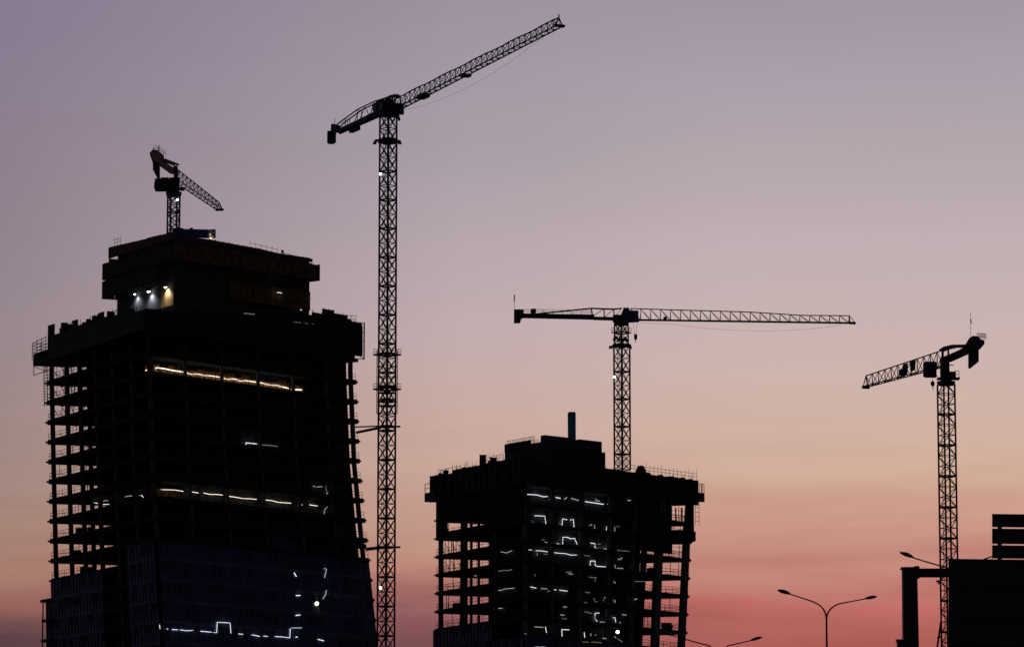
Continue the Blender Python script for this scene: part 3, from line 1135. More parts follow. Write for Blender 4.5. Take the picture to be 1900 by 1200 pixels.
# corner cages
cg = MB()
z0, z1, z2 = zB(-.03, 1.09, 931), zB(-.03, 1.09, 915), zB(-.03, 1.09, 898)
P1, P2, P3 = TB.pt(-.03, 1.09, z0), TB.pt(-.03, .96, z0), TB.pt(.03, 1.08, z0)
cg.prism([P1, P2, V((P2.x, P2.y, z1)), V((P1.x, P1.y, z1))], V((.25, .2, 0)))
cg.prism([P1, P3, V((P3.x, P3.y, z1)), V((P1.x, P1.y, z1))], V((.2, -.2, 0)))
for P_ in (P1, P1.lerp(P2, .5), P2, P3):
    cg.beam(V((P_.x, P_.y, z1)), V((P_.x, P_.y, z2)), .16)
cg.beam(V((P1.x, P1.y, z2)), V((P2.x, P2.y, z2)), .12)
cg.beam(V((P1.x, P1.y, (z1 + z2) / 2)), V((P2.x, P2.y, (z1 + z2) / 2)), .1)
cg.build('scaffold_cage', M['steel'], B)
cg = MB()
z0, z1, z2 = zB(1.0, -.05, 929), zB(1.0, -.05, 913), zB(1.0, -.05, 896)
P1, P2, P3 = TB.pt(1.045, -.045, z0), TB.pt(.985, -.035, z0), TB.pt(1.045, .08, z0)
cg.prism([P1, P2, V((P2.x, P2.y, z1)), V((P1.x, P1.y, z1))], V((.25, -.2, 0)))
cg.prism([P1, P3, V((P3.x, P3.y, z1)), V((P1.x, P1.y, z1))], V((.2, .2, 0)))
for t in (0, .2, .4, .62, .8):
    P_ = P1.lerp(P2, t)
    cg.beam(V((P_.x, P_.y, z1)), V((P_.x, P_.y, z2)), .26 if t in (.2, .62) else .14)
cg.beam(V((P1.x, P1.y, z2)), V((P2.x, P2.y, z2)), .1)
# scaffold tail below the cage
T1, T2 = TB.pt(1.022, -.03, z0), TB.pt(.998, -.03, z0)
zt_ = zB(1, 0, 974)
cg.beam(T1, V((T1.x, T1.y, zt_)), .09)
cg.beam(T2, V((T2.x, T2.y, zt_)), .09)
zz = z0 - .4
while zz > zt_:
    cg.beam(V((T1.x, T1.y, zz)), V((T2.x, T2.y, zz)), .08)
    zz -= 1.0
cg.build('scaffold_cage', M['steel'], B)
# loading box beside the right corner column
mb = MB()
zq = zB(1, 0, 1003)
ea = hdir(*(TB.pt(1, 0, 90) - TB.pt(0, 0, 90)).xy)
ps = [TB.pt(.92, -.03, zq), TB.pt(1.022, -.03, zq), TB.pt(1.022, .1, zq), TB.pt(.92, .1, zq)]
mb.hexa(ps, [p + V((0, 0, zB(1, 0, 985) - zq)) for p in ps])
mb.build('loading_box', M['screen'], B)

# core head above the roof
a0, a1, b0, b1 = .24, .555, .24, .70
zc1 = zB(a0, b1, 831)
zc2 = zB(a0, b0, 824)
block(TB, B, 'core_head', M['concrete_dark'], a0, a1, b0, b1, ztB - 1, zc1)
zc3 = zB(a0, b0, 807)
block(TB, B, 'core_head', M['concrete_dark'], a0 - .005, a0 + .145, b0 - .012, b0 + .035, zc1 - 1.5, zc3)
block(TB, B, 'core_head', M['concrete_dark'], a0 + .195, a1 + .01, b0 - .012, b0 + .12, zc1 - 1.5, zB(a1, b0, 819))
panels(TB, B, M['screen'], a0 + .06, b0 - .03, a1 + .02, b0 - .03, 4, ztB + .5, zc1 - 1.2, .1)
# reinforcement rods on the left of the core head
rb = MB()
zr0 = zc1 - .1
for i in range(22):
    b = b1 - (b1 - b0 - .14) * i / 21
    for a in (a0 + .01, a0 + .09):
        p = TB.pt(a, b - .005, zr0)
        rb.beam(p, p + V((rnd.uniform(-.12, .12), 0, rnd.uniform(1.5, 2.0))), .075)
for h in (1.0, 1.6):
    rb.beam(TB.pt(a0 + .01, b1, zr0 + h), TB.pt(a0 + .01, b0 + .14, zr0 + h), .07)
rb.build('reinforcement', M['rust'], B)
panels(TB, B, M['screen'], a0, b1, a0, b0 + .16, 2, zc1 - 1, zc1 + .75, .05)
# roof railings
for args in ((TB.pt(.60, -.028, ztB - .1), TB.pt(1.0, -.028, ztB - .1), 1.5, 1.3, (.75, 1.4), .075, .9),
             (TB.pt(-.02, .78, zB(-.02, .78, 873)), TB.pt(-.02, .50, zB(-.02, .78, 873)), .9, 1.8, (.1,), .07, .4),
             (TB.pt(-.02, .95, zB(-.02, 1.0, 882)), TB.pt(-.02, .70, zB(-.02, 1.0, 882)), 1.0, 1.5, (.9,), .06, .3),
             (TB.pt(-.02, .46, zB(-.02, .78, 873)), TB.pt(-.02, .20, zB(-.02, .78, 873)), 1.3, 1.2, (.6, 1.2), .07, .6)):
    hr = MB()
    rail_run(hr, *args)
    hr.build('railing', M['steel'], B)
# glazing at the bottom
zg = zB(0, 1, 1165)
for i, z in enumerate(zsB):
    if z + FB < zg + 3.2:
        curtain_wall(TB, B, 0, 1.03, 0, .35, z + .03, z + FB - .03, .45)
    if z + FB < zg - 1.0:
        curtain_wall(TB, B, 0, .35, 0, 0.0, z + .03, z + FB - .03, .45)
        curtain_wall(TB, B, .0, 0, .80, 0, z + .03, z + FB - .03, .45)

# things standing on the roof
Yb = TB.pt(-.02, .45, 100).y + 2.0


def roof_box(px0, py0, px1, Y, zb, name, label, cat, m, group=None):
    p, q = at(px0, py0, Y), at(px1, py0, Y)
    c = (p + q) / 2
    root = thing(name, label, cat, V((c.x, Y, zb)), group)
    mb = MB()
    wd = q.x - p.x
    mb.box(V((c.x, Y, (zb + p.z) / 2)), (wd, 1.4, p.z - zb))
    mb.build('body', m, root)
    mb = MB()
    mb.box(V((c.x, Y, p.z + .06)), (wd + .16, 1.56, .12))
    for s in (-1, 1):
        mb.beam(V((c.x + s * wd * .3, Y - .74, zb + .1)), V((c.x + s * wd * .3, Y - .74, p.z - .1)), .1)
    mb.build('frame', M['steel'], root)
    return root


roof_box(890, 845, 902, Yb, ztB - .5, 'site_cabinet', 'tall dark cabinet on the left roof edge of the middle tower', 'cabinet', M['screen'])
roof_box(909, 850, 921, Yb + 1, ztB - .5, 'tool_chest', 'low dark chest behind the tall cabinet on the middle tower roof', 'chest', M['screen'])
ph = at(1189, 877, 905.0)
hz = thing('material_heap', 'rounded dark heap beside the crane mast on the middle tower roof', 'heap', V((ph.x, 905.0, ztB - .5)))
mb = MB()
mb.ellipsoid(V((ph.x, 905.0, ztB - .3)), (V((0, 0, 1.75)), V((1.2, 0, 0)), V((0, 1.1, 0))), 12, 8)
mb.build('cover', M['net'], hz)
mb = MB()
mb.tube([V((ph.x - 1.25, 905, ztB - .3)), V((ph.x - .5, 904.6, ztB + 1.2)), V((ph.x + .6, 904.6, ztB + 1.2)), V((ph.x + 1.25, 905, ztB - .3))], .07, 5)
mb.build('lashing', M['steel'], hz)
# upright teal placing boom
Yt = TB.pt(.40, .42, 100).y
pt_ = at(1061, 818, Yt)
tb = thing('placing_boom', 'teal placing boom folded upright on the core of the middle tower', 'placing boom', V((pt_.x, Yt, zc1 - .2)))
mb = MB()
mb.beam(V((at(1057.5, 820, Yt).x, Yt, zc1 - .2)), at(1056.8, 766, Yt), .62, .86)
mb.build('lower_arm', M['teal'], tb)
mb = MB()
mb.beam(at(1064.5, 818, Yt - .3), at(1064.2, 765.5, Yt - .3), .72, .95)
mb.build('upper_arm', M['teal'], tb)
mb = MB()
mb.beam(at(1055, 766, Yt), at(1067, 766, Yt), .5, .45)
mb.beam(at(1054, 820, Yt), at(1069, 821, Yt), .9, 1.0)
mb.build('arm_hinge', M['steel'], tb)

stack(TB.pt(.90, .03, zB0 - 4 * FB + .4), 2.6, 1.5, 1.5, 'dark stack between the thick right columns of the middle tower, near the bottom')
stack(TB.pt(.02, .80, zB0 - 3 * FB + .4), 2.2, 1.6, 1.0, 'low dark stack in the left corner bay of the middle tower')
stack(TB.pt(.78, .02, zB0 - 1 * FB + .4), 1.8, 1.5, 1.1, 'dark stack left of the thick right column of the middle tower')
for b in (.93, .86, .74, .64, .40, .33):
    mb = MB()
    p = TB.pt(-.02, b, zB(-.02, .78, 873) - .3)
    s = rnd.uniform(.5, 1.0)
    mb.box(p, (s, .8, s * rnd.uniform(1.0, 1.7)), rnd.uniform(0, 1))
    mb.beam(p, p + V((.4, 0, 1.2)), .1)
    mb.build('edge_clamp', M['screen'], B)
for t in (.25, .45, .62, .78, .9):
    mb = MB()
    p = TB.pt(.6 + .4 * t, -.03, ztB - .3)
    s = rnd.uniform(.4, .9)
    mb.box(p, (s * 1.5, .8, s), rnd.uniform(0, 1))
    mb.beam(p, p + V((.3, 0, .9)), .1)
    mb.build('edge_clamp', M['screen'], B)
# loose rods on the roof edge
for t in (.05, .12, .2, .3, .37, .55, .72, .8):
    mb = MB()
    p = TB.pt(-.02, .98 - t, ztB - .6)
    mb.beam(p, p + V((rnd.uniform(-.1, .1), 0, rnd.uniform(1.6, 2.6))), .08)
    mb.build('starter_bar', M['rust'], B)
# --- light strings in the centre tower
gb = lambda px, py: on_face(TB, px, py, 'b', .075)
ga = lambda px, py: on_face(TB, px, py, 'a', .075)
gf = lambda px, py: on_face(TB, px, py, 'b', -.012)
GB = 'work light strings in the middle tower'


def S(*pts, f=gb, m=None):
    l = [f(*p) for p in pts]
    return (l, m) if m else l


D, FNT, W = 'dim_light', 'faint_light', 'white_light'


def glints(rows, n):
    out = []
    for i in range(n):
        x, y = rnd.uniform(985, 1180), rnd.choice(rows) + rnd.uniform(-5, 5)
        dx = rnd.uniform(3, 8)
        out.append(S((x, y), (x + dx, y + dx * .11), m=rnd.choice((FNT, FNT, D))) if rnd.random() < .7 else S((x, y), (x + .4, y + rnd.uniform(3, 6)), m=rnd.choice((FNT, D))))
    return out


light_string([S((909, 929), (911, 931), f=ga, m=FNT), S((925, 926), (932, 924), f=ga, m=D), S((940, 923), (945, 921), f=ga, m=D), S((952, 919), (963, 918), f=ga, m=D),
              S((974, 920), (977, 916.5), (996, 917.5), (1008, 921), (1016, 920.5), m=W), S((1031, 922), (1040, 924), m=W), S((1047, 926), (1052, 922), m=D), S((1060, 924), (1074, 928), m=D),
              S((1086, 930), (1103, 932.5), (1120, 935), m=W), S((1127, 934), (1129, 936), m=D)] + glints((926,), 4),
             'bright string of lights on the topmost lit floor of the middle tower', GB, W, .13)
light_string([S((972, 968), (990, 968.5), m=W), S((992, 956), (1011, 957), (1013, 972), m=W), S((1043, 974), (1043.6, 962), (1052, 963.5), m=W), S((1058, 964), (1064, 963), (1065, 977), (1071, 979.5), m=W),
              S((1093, 975), (1098, 972.5), m=D), S((1103, 973), (1103.6, 980), m=D), S((1125, 983), (1126, 976), m=W), S((1140.5, 977), (1141, 985), m=D)] + glints((968, 975), 4),
             'string of lights framing doorways on the second lit floor of the middle tower', GB, W, .12)
light_string([S((1011, 1005), (1016, 1006), m=D), S((1032, 1007.5), (1044, 1010), (1044.4, 996), (1052, 996), (1060, 999), (1066, 998), (1071, 1009), m=W),
              S((1096, 1007), (1103.6, 1007.6), (1104.4, 1016), (1125, 1018), (1126.6, 1009), m=W)] + glints((1005, 1012), 4),
             'peaked string of lights on the third lit floor of the middle tower', GB, W, .12)
light_string([S((929, 1023), (940, 1025), (950, 1021), f=ga, m=D), S((981, 1019.4), (987, 1019.6), m=W), S((994, 1021), (1016, 1023), m=W), S((1028, 1024.4), (1070, 1029), m=W),
              S((1084, 1030), (1095, 1031), m=FNT), S((1145, 1020), (1168, 1022), m=FNT)] + glints((1030, 1040), 4),
             'straight string of lights on the fourth lit floor of the middle tower', GB, W, .10)
light_string([S((1095, 1048), (1095.6, 1040), (1104, 1040), (1104.4, 1048), (1108, 1050), (1126, 1051), (1126.4, 1043), m=W), S((1141, 1047), (1142, 1053), m=D), S((1145, 1053.6), (1156, 1054), m=D),
              S((1169, 1052), (1174, 1054), m=FNT), S((920, 1060), (950, 1056), f=ga, m=FNT), S((1050, 1061), (1060, 1060), m=FNT)] + glints((1050, 1060), 4),
             'notched string of lights on the fifth lit floor at the right of the middle tower', GB, W, .12)
light_string([S((921, 1095), (946, 1091), (954, 1090.4), f=ga, m=D), S((984, 1088), (995, 1090.4), m=W), S((1004, 1091), (1015, 1091.6), m=D), S((1027, 1093), (1032, 1093.6), m=W), S((1038, 1094), (1053, 1096), m=W),
              S((1093, 1070), (1107, 1071), m=FNT), S((1104, 1072), (1105, 1078), m=FNT), S((1125, 1076), (1126, 1081), m=FNT), S((1139, 1078), (1142, 1081), m=D), S((1173, 1078), (1198, 1078), m=FNT)] + glints((1092, 1080), 4),
             'dashed string of lights on the sixth lit floor of the middle tower', GB, D, .11)
light_string([S((922, 1128), (932, 1127.6), f=ga, m=D), S((880, 1067), (884, 1067.5), f=ga, m=D), S((1102, 1108), (1104, 1115), (1108, 1116), m=FNT), S((1125, 1111), (1126, 1118), m=D), S((1138, 1112), (1141, 1112), (1141, 1118), m=D),
              S((1168, 1113), (1173, 1113), (1182, 1110), m=D), S((1086, 1098), (1095, 1099), m=FNT)] + glints((1110, 1120), 4),
             'sparse string of lights on the seventh lit floor of the middle tower', GB, D, .12)
light_string([S((1112, 1136.4), (1104, 1137), (1104.4, 1147), (1108, 1152), m=W), S((1113, 1153), (1124, 1153.4), m=D), S((1137, 1145.6), (1141.6, 1145), (1142.4, 1153.6), m=W), S((1149, 1154), (1152, 1154.5), m=D), S((1085, 1134), (1098, 1137), m=FNT)] + glints((1150, 1140), 4),
             'hook-shaped string of lights on the eighth lit floor of the middle tower', GB, W, .12)
light_string([S((992, 1162), (1008, 1163), f=gf, m=D), S((1012, 1162), (1014, 1173), f=gf, m=W), S((1043, 1180), (1042.4, 1167), (1056, 1167.6), f=gf, m=W), S((1084, 1172), (1085, 1182), f=gf, m=W), S((1096, 1174), (1096.4, 1179), f=gf, m=D),
              S((1104, 1177), (1106, 1177.5), f=gf, m=D), S((1118, 1183), (1125, 1184), f=gf, m=D), S((973, 1174), (977, 1176), f=gf, m=FNT),
              S((1080, 1190), (1092, 1190.5), f=gf, m='amber_light'), S((1097, 1190.5), (1116, 1191.5), f=gf, m='amber_light'), S((992, 1199), (1012, 1199), f=gf, m=D), S((1140, 1180), (1143, 1182), f=gf, m=D), S((1146, 1184), (1155, 1190), f=gf, m=FNT)],
             'lowest string of white and amber lights at the middle tower, bottom edge', GB, W, .12)
floodlight(gf(1146, 1171.5), 'bright warm lamp low on the right of the middle tower', 'flood_warm', .36, V((0, -1, -.3)), power=0)
# ================================================================== CRANES
def lattice_section(w, h, np_, leg, br, k=False):
    """one storey of a square lattice mast, standing on z=0, centred"""
    mb = MB()
    c = [V((x * w / 2, y * w / 2, 0)) for x, y in ((-1, -1), (1, -1), (1, 1), (-1, 1))]
    for p in c:
        mb.beam(p, p + V((0, 0, h)), leg)
    ph = h / np_
    for i in range(4):
        p, q = c[i], c[(i + 1) % 4]
        mb.beam(p + V((0, 0, .12)), q + V((0, 0, .12)), leg * .75, leg * 1.1)
        for j in range(np_):
            z0, z1 = V((0, 0, ph * j + .1)), V((0, 0, ph * (j + 1)))
            if j:
                mb.beam(p + z0, q + z0, br)
            if k:
                if (j + i) % 2:
                    mb.beam(p + z0, q + z1, br)
                else:
                    mb.beam(q + z0, p + z1, br)
            else:
                mb.beam(p + z0, q + z1, br)
                mb.beam(q + z0, p + z1, br)
    # ladder inside
    for s in (-.22, .22):
        mb.beam(V((s - w * .2, w * .28, 0)), V((s - w * .2, w * .28, h)), .06)
    z = .3
    while z < h:
        mb.beam(V((-.22 - w * .2, w * .28, z)), V((.22 - w * .2, w * .28, z)), .05)
        z += .6
    return mb


def mast(root, axis, rot, zbase, ztop, w, h, m, leg=.24, br=.11, np_=2, k=False):
    n = int(math.ceil((ztop - zbase) / h))
    hh = h
    me = lattice_section(w, hh, np_, leg, br, k).mesh('mast_section', m)
    for i in range(n):
        o = bpy.data.objects.new('mast_section', me)
        COL.objects.link(o)
        o.parent = root
        zz = ztop - hh * (i + 1) - ORI[root.name].z
        if zz < 0:
            o.scale.z = max(.05, (hh + zz) / hh)
            zz = 0
        o.location = (axis[0] - ORI[root.name].x, axis[1] - ORI[root.name].y, zz)
        o.rotation_euler.z = rot


class Frame:
    """upright plane through the mast axis along the jib"""

    def __init__(s, axis, d):
        s.o = V((axis[0], axis[1], 0))
        s.d = hdir(*d)
        s.q = V((s.d.y, -s.d.x, 0))

    def P(s, px, py):
        return on_plane(px, py, s.o, s.d)

    def S(s, px, py):
        p = s.P(px, py)
        return (p - s.o).dot(s.d), p.z

    def W(s, t, q, z):
        return V((s.o.x, s.o.y, z)) + s.d * t + s.q * q

    def prism(s, mb, pts, th, q=0.0):
        mb.prism([s.P(*p) + s.q * q for p in pts], s.q * th)


def jib_truss(fr, s0, zb0, s1, zb1, hfun, w, pitch, chord, br, vee=True, end=True, sides=('L', 'R')):
    mb = MB()
    n = max(2, int(round((s1 - s0) / pitch)))
    T_, L__, R__ = [], [], []
    for i in range(n + 1):
        t = i / n
        s = s0 + (s1 - s0) * t
        zb = zb0 + (zb1 - zb0) * t
        T_.append(fr.W(s, 0, zb + hfun(t)))
        L__.append(fr.W(s, -w / 2, zb))
        R__.append(fr.W(s, w / 2, zb))
    for i in range(n):
        mb.beam(T_[i], T_[i + 1], chord)
        mb.beam(L__[i], L__[i + 1], chord)
        mb.beam(R__[i], R__[i + 1], chord)
        for C in (L__, R__):
            if vee:
                m_ = (C[i] + C[i + 1]) / 2
                mb.beam(T_[i], m_, br)
                mb.beam(m_, T_[i + 1], br)
            else:
                mb.beam(C[i], T_[i], br)
                mb.beam(T_[i], C[i + 1], br)
        if i % 2:
            mb.beam(L__[i], R__[i + 1], br)
        else:
            mb.beam(R__[i], L__[i + 1], br)
        mb.beam(L__[i], R__[i], br)
    mb.beam(L__[n], R__[n], chord)
    mb.beam(T_[n], L__[n], chord)
    mb.beam(T_[n], R__[n], chord)
    return mb


def ringplate(mb, c, side, th, rot, hole=0):
    if not hole:
        mb.box(c, (side, side, th), rot)
        return
    for k in range(4):
        a = rot + k * math.pi / 2
        off = V((math.cos(a), math.sin(a), 0)) * ((side + hole) / 4)
        mb.box(V(c) + off, ((side - hole) / 2, side if k % 2 else hole, th), a) if k % 2 == 0 else mb.box(V(c) + off, ((side - hole) / 2, side, th), a)


def platform(root, axis, z, side, rot, th=.18, rail=1.15, hole=0, name='platform', m=None, wd=.06):
    mb = MB()
    ringplate(mb, V((axis[0], axis[1], z)), side, th, rot, hole)
    cs = []
    for x, y in ((-1, -1), (1, -1), (1, 1), (-1, 1)):
        p = Matrix.Rotation(rot, 3, 'Z') @ V((x * side / 2 * .98, y * side / 2 * .98, 0))
        cs.append(V((axis[0] + p.x, axis[1] + p.y, z)))
    if rail:
        for i in range(4):
            rail_run(mb, cs[i], cs[(i + 1) % 4], rail, 1.5, (rail * .5, rail), wd)
    return mb.build(name, m or M['steel'], root)


def pbox(px0, py0, px1, py1, Y, depth, rot=0.0, mb=None):
    a, b = at(px0, py0, Y), at(px1, py1, Y)
    mb = mb or MB()
    mb.box((a + b) / 2, (abs(b.x - a.x), depth, abs(b.z - a.z)), rot)
    return mb


def octa(mb, axis, z0, z1, r0, r1=None, n=10):
    r1 = r0 if r1 is None else r1
    mb.hexa([V((axis[0] + r0 * math.cos(2 * math.pi * k / n), axis[1] + r0 * math.sin(2 * math.pi * k / n), z0)) for k in range(n)],
            [V((axis[0] + r1 * math.cos(2 * math.pi * k / n), axis[1] + r1 * math.sin(2 * math.pi * k / n), z1)) for k in range(n)])


def sagline(p, q, sag, n=14):
    return [p.lerp(q, i / n) - V((0, 0, sag * 4 * (i / n) * (1 - i / n))) for i in range(n + 1)]


GC = 'tower cranes'
R45 = math.radians(45)

# ---------------- crane 1: the tall one beside the left tower
Y1 = 835.0
ax1 = at(720.5, 215, Y1)
K1 = thing('tower_crane', 'tallest tower crane tied to the right side of the left tower', 'crane', (ax1.x, Y1, 0), GC)
f1 = Frame(ax1, (1, -2.2))
mast(K1, ax1, R45, 0, zrow(214, Y1), 2.42, 5.9, M['steel'], .27, .14)
# slewing head
mb = MB()
octa(mb, ax1, zrow(216, Y1), zrow(205, Y1), 1.9, 2.1)
mb.build('slewing_ring', M['steel'], K1)
mb = MB()
pbox(706, 194, 740, 212, Y1, 3.2, .25, mb)
pbox(728, 194, 749, 211, Y1 - 1.8, 2.6, 0, mb)
mb.build('slewing_platform', M['steel'], K1)
mb = MB()
f1.prism(mb, [(706, 188), (710, 185), (713, 196), (706, 200)], .9)
f1.prism(mb, [(722, 183), (728, 186), (730, 196), (718, 198), (716, 190)], .8)
f1.prism(mb, [(725, 178), (736, 175), (737, 178), (735, 181), (727, 182)], 1.0)
for q in (-.6, .6):
    mb.beam(f1.P(737, 177) + f1.q * q, f1.P(739, 195) + f1.q * q, .25)
    mb.beam(f1.P(724, 181) + f1.q * q, f1.P(716, 195) + f1.q * q, .25)
for q in (-.7, .7):
    mb.beam(f1.P(706, 188) + f1.q * q, f1.P(733, 176.5), .3)
mb.build('apex_frame', M['steel'], K1)
mb = MB()
pbox(737, 193.5, 749.5, 210, Y1 - 3.6, 1.8, 0, mb)
mb.beam(at(738, 212, Y1 - 3.6), at(741, 224, Y1 - 3.6), .5)
mb.build('cab', M['navy'], K1)
# jib
s0, zb0 = f1.S(752, 195.5)
s1, zb1 = f1.S(1037, 49)


def h1(t):
    return 2.35 - .75 * t + (.12 if (int(t * 10) % 2) else 0)


jb = jib_truss(f1, 1.2, zb0 + (1.2 - s0) * (zb1 - zb0) / (s1 - s0), s1, zb1, h1, 1.45, 2.55, .20, .10)
jb.build('jib', M['steel'], K1)
mb = MB()
pt_ = f1.W(s1, 0, zb1 + 1.5)
mb.box(f1.W(s1 + .3, 0, zb1), (.8, 1.9, .45), math.atan2(f1.d.y, f1.d.x))
mb.beam(pt_, pt_ + V((0, 0, .7)), .25)
rail_run(mb, f1.W(s1 - 1.5, .75, zb1), f1.W(s1 + .6, .75, zb1), 1.1, 1.0, (.6, 1.1), .05)
mb.build('jib_end', M['steel'], K1)
st = f1.S(785, 171)[0]
mb = MB()
mb.box(f1.W(st, 0, zb0 + .1), (3.0, 1.7, .8), math.atan2(f1.d.y, f1.d.x))
mb.build('trolley', M['steel'], K1)
mb = MB()
sk_ = f1.S(865, 134)[0]
mb.box(f1.W(sk_, 0, zb0 + .1), (1.6, 1.6, .5), math.atan2(f1.d.y, f1.d.x))
mb.build('jib_joint', M['steel'], K1)
mb = MB()
mb.tube(sagline(f1.W(3.5, 0, zb0 - .3), f1.W(s1 - 6, 0, zb1 - .4), 2.6), .02, 5)
mb.tube([f1.W(4.2, .3, zb0 - .4), f1.W(4.4, .3, zb0 - 13)], .03, 5)
mb.build('hoist_rope', M['steel'], K1)
# counter-jib
mb = MB()
for q in (-.62, .62):
    f1.prism(mb, [(706, 205), (706, 214), (667, 231), (625, 249), (625, 243.5), (667, 224.5)], .32, q)
for i in range(12):
    t = i / 11
    p = f1.P(704 - 76 * t, 211 + 35 * t)
    mb.beam(p - f1.q * .62, p + f1.q * .62, .16)
tops_ = [(703, 187), (667, 204), (645, 220), (630, 231)]
bots_ = [(703, 207), (667, 224), (645, 234), (630, 241)]
for (a, b), (c, d) in zip(tops_[:-1], tops_[1:]):
    for q in (-.5, .5):
        mb.beam(f1.P(a, b) + f1.q * q, f1.P(c, d) + f1.q * q, .2)
for i, (a, b) in enumerate(zip(tops_, bots_)):
    for q in (-.5, .5):
        mb.beam(f1.P(*a) + f1.q * q, f1.P(*b) + f1.q * q, .16)
for (x0, y0), (x1, y1) in (((694, 191), (686, 216)), ((686, 216), (677, 199)), ((677, 199), (667, 224)), ((667, 204), (656, 229)), ((645, 220), (645, 234))):
    mb.beam(f1.P(x0, y0), f1.P(x1, y1), .13)
rail_run(mb, f1.P(646, 234) + f1.q * .6, f1.P(628, 242) + f1.q * .6, 1.1, 2, (.55, 1.1), .05)
mb.build('counter_jib', M['steel'], K1)
mb = MB()
f1.prism(mb, [(693, 194), (705, 188), (706, 206), (695, 208)], .8)
mb.build('electric_cabinet', M['navy'], K1)
mb = MB()
f1.prism(mb, [(651, 238), (665, 231), (665, 241), (651, 247)], .9)
mb.build('ballast_block', M['concrete_dark'], K1)
mb = MB()
cw = f1.P(615, 245)
pbox(607.5, 244, 623, 265, cw.y, 1.2, .15, mb)
pbox(609, 262, 620, 267, cw.y, 1.0, .15, mb)
mb.build('counterweight', M['concrete_dark'], K1)
mb = MB()
f1.prism(mb, [(618, 230), (629, 233), (627, 243), (617, 243)], .9)
mb.beam(f1.P(621, 233), f1.P(621, 219), .1)
mb.beam(f1.P(641, 236), f1.P(641, 219), .09)
mb.build('hoist_winch', M['steel'], K1)
# collar, climbing cage, ties
platform(K1, ax1, zrow(259.5, Y1), 2.75, R45, .5, 0, 0, 'mast_collar')
mb = MB()
mb.beam(at(696, 260.5, Y1), at(742, 262, Y1), .4)
for px in (696, 699, 739, 742):
    mb.beam(at(px, 259 + abs(px - 719) * .1, Y1), at(px + (-3 if px < 720 else 2), 268, Y1), .35)
ringplate(mb, V((ax1.x, Y1, zrow(264.5, Y1))), 2.95, .35, R45)
mb.build('collar_bracket', M['steel'], K1)
for py in (658, 722):
    platform(K1, ax1, zrow(py, Y1), 4.05, R45, .28, 1.1, 2.7)
for py in (655.5, 717, 729, 741, 753):
    platform(K1, ax1, zrow(py, Y1), 2.6, R45, .22, 0, 0, 'climbing_plate')
mb = MB()
for x, y in ((-1, -1), (1, -1), (1, 1), (-1, 1)):
    p = Matrix.Rotation(R45, 3, 'Z') @ V((x * 1.46, y * 1.46, 0))
    mb.beam(V((ax1.x + p.x, Y1 + p.y, zrow(766.5, Y1))), V((ax1.x + p.x, Y1 + p.y, zrow(650, Y1))), .16)
for py in (766.5, 745, 700, 680):
    for k in range(4):
        a, b = [Matrix.Rotation(R45 + k * math.pi / 2, 3, 'Z') @ V((1.46, y * 1.46, 0)) for y in (-1, 1)]
        z = zrow(py, Y1)
        mb.beam(V((ax1.x + a.x, Y1 + a.y, z)), V((ax1.x + b.x, Y1 + b.y, z)), .14)
mb.build('climbing_cage', M['steel'], K1)
for py, rows in ((791, ((792, 790), (803, 791.5), (806, 794))), (1014.5, ((1017, 1013.5), (1021, 1016)))):
    mb = MB()
    z = zrow(py, Y1)
    ringplate(mb, V((ax1.x, Y1, z)), 2.9, .32, R45)
    mb.beam(V((at(704, py, Y1).x, Y1, z)), V((at(743, py, Y1).x, Y1, z)), .45, .35)
    # struts meet the facade where the pixel row says, at the tower's right corner
    for i, (ya, yb) in enumerate(rows):
        zc = zrow(ya, 840.5)
        c = TA.corner('R', zc)
        c = V((c.x + (.2 if i else -.2), 840.5 - i * 1.2, zc))
        mb.beam(c, at(707 + 2 * (i == 1), yb, Y1 - .4 + .5 * i), .34 if i == 1 else .26)
    mb.build('tie_frame', M['steel'], K1)
floodlight(at(706, 323, Y1 - 1.7), 'white lamp on the upper left leg of the tallest crane mast', 'flood', .27, V((-.2, -1, -.1)))
floodlight(at(706, 1090, Y1 - 1.7), 'yellowish white lamp near the bottom of the tallest crane mast', 'flood_warm', .27, V((-.2, -1, -.1)))

# ---------------- crane 2: on the centre tower
Y2 = 898.0
ax2 = at(1153, 640, Y2)
K2 = thing('tower_crane', 'tower crane on the middle tower with a level jib stretching far to the right', 'crane', (ax2.x, Y2, ztB - .5), GC)
f2 = Frame(ax2, (1, .09))
zmid2 = zrow(640, Y2)
mast(K2, (at(1154, 700, Y2).x, Y2), R45, ztB - .5, zmid2, 2.42, 6.0, M['steel'], .27, .125)
me_ = lattice_section(2.12, zrow(601, Y2) - zmid2, 2, .22, .11).mesh('mast_head', M['steel'])
o_ = bpy.data.objects.new('mast_head', me_)
COL.objects.link(o_)
o_.parent = K2
o_.location = (0, 0, zmid2 - ORI[K2.name].z)
o_.rotation_euler.z = R45
platform(K2, ax2, zrow(641, Y2), 2.8, R45, .7, 0, 0, 'mast_collar')
mb = MB()
for px, s in ((1132, -1), (1136, -1), (1170, 1)):
    mb.beam(at(px, 642, Y2), at(px + s, 647, Y2), .4)
mb.beam(at(1131, 643, Y2), at(1171, 641, Y2), .4)
mb.build('collar_bracket', M['steel'], K2)
platform(K2, ax2, zrow(617, Y2), 3.15, R45 + .1, .2, 1.0, 2.3)
mb = MB()
for k in range(7):
    mb.box(at(1140 + 4 * k, 626 + 5 * rnd.random(), Y2 + rnd.uniform(-.9, .9)), (.45, .45, .7), rnd.random())
mb.build('cable_drum', M['steel'], K2)
mb = MB()
octa(mb, ax2, zrow(603, Y2), zrow(592, Y2), 1.55, 1.75)
mb.build('slewing_ring', M['steel'], K2)
mb = MB()
pbox(1137.5, 585, 1166, 597, Y2, 2.2, .05, mb)
mb.build('slewing_platform', M['steel'], K2)
mb = MB()
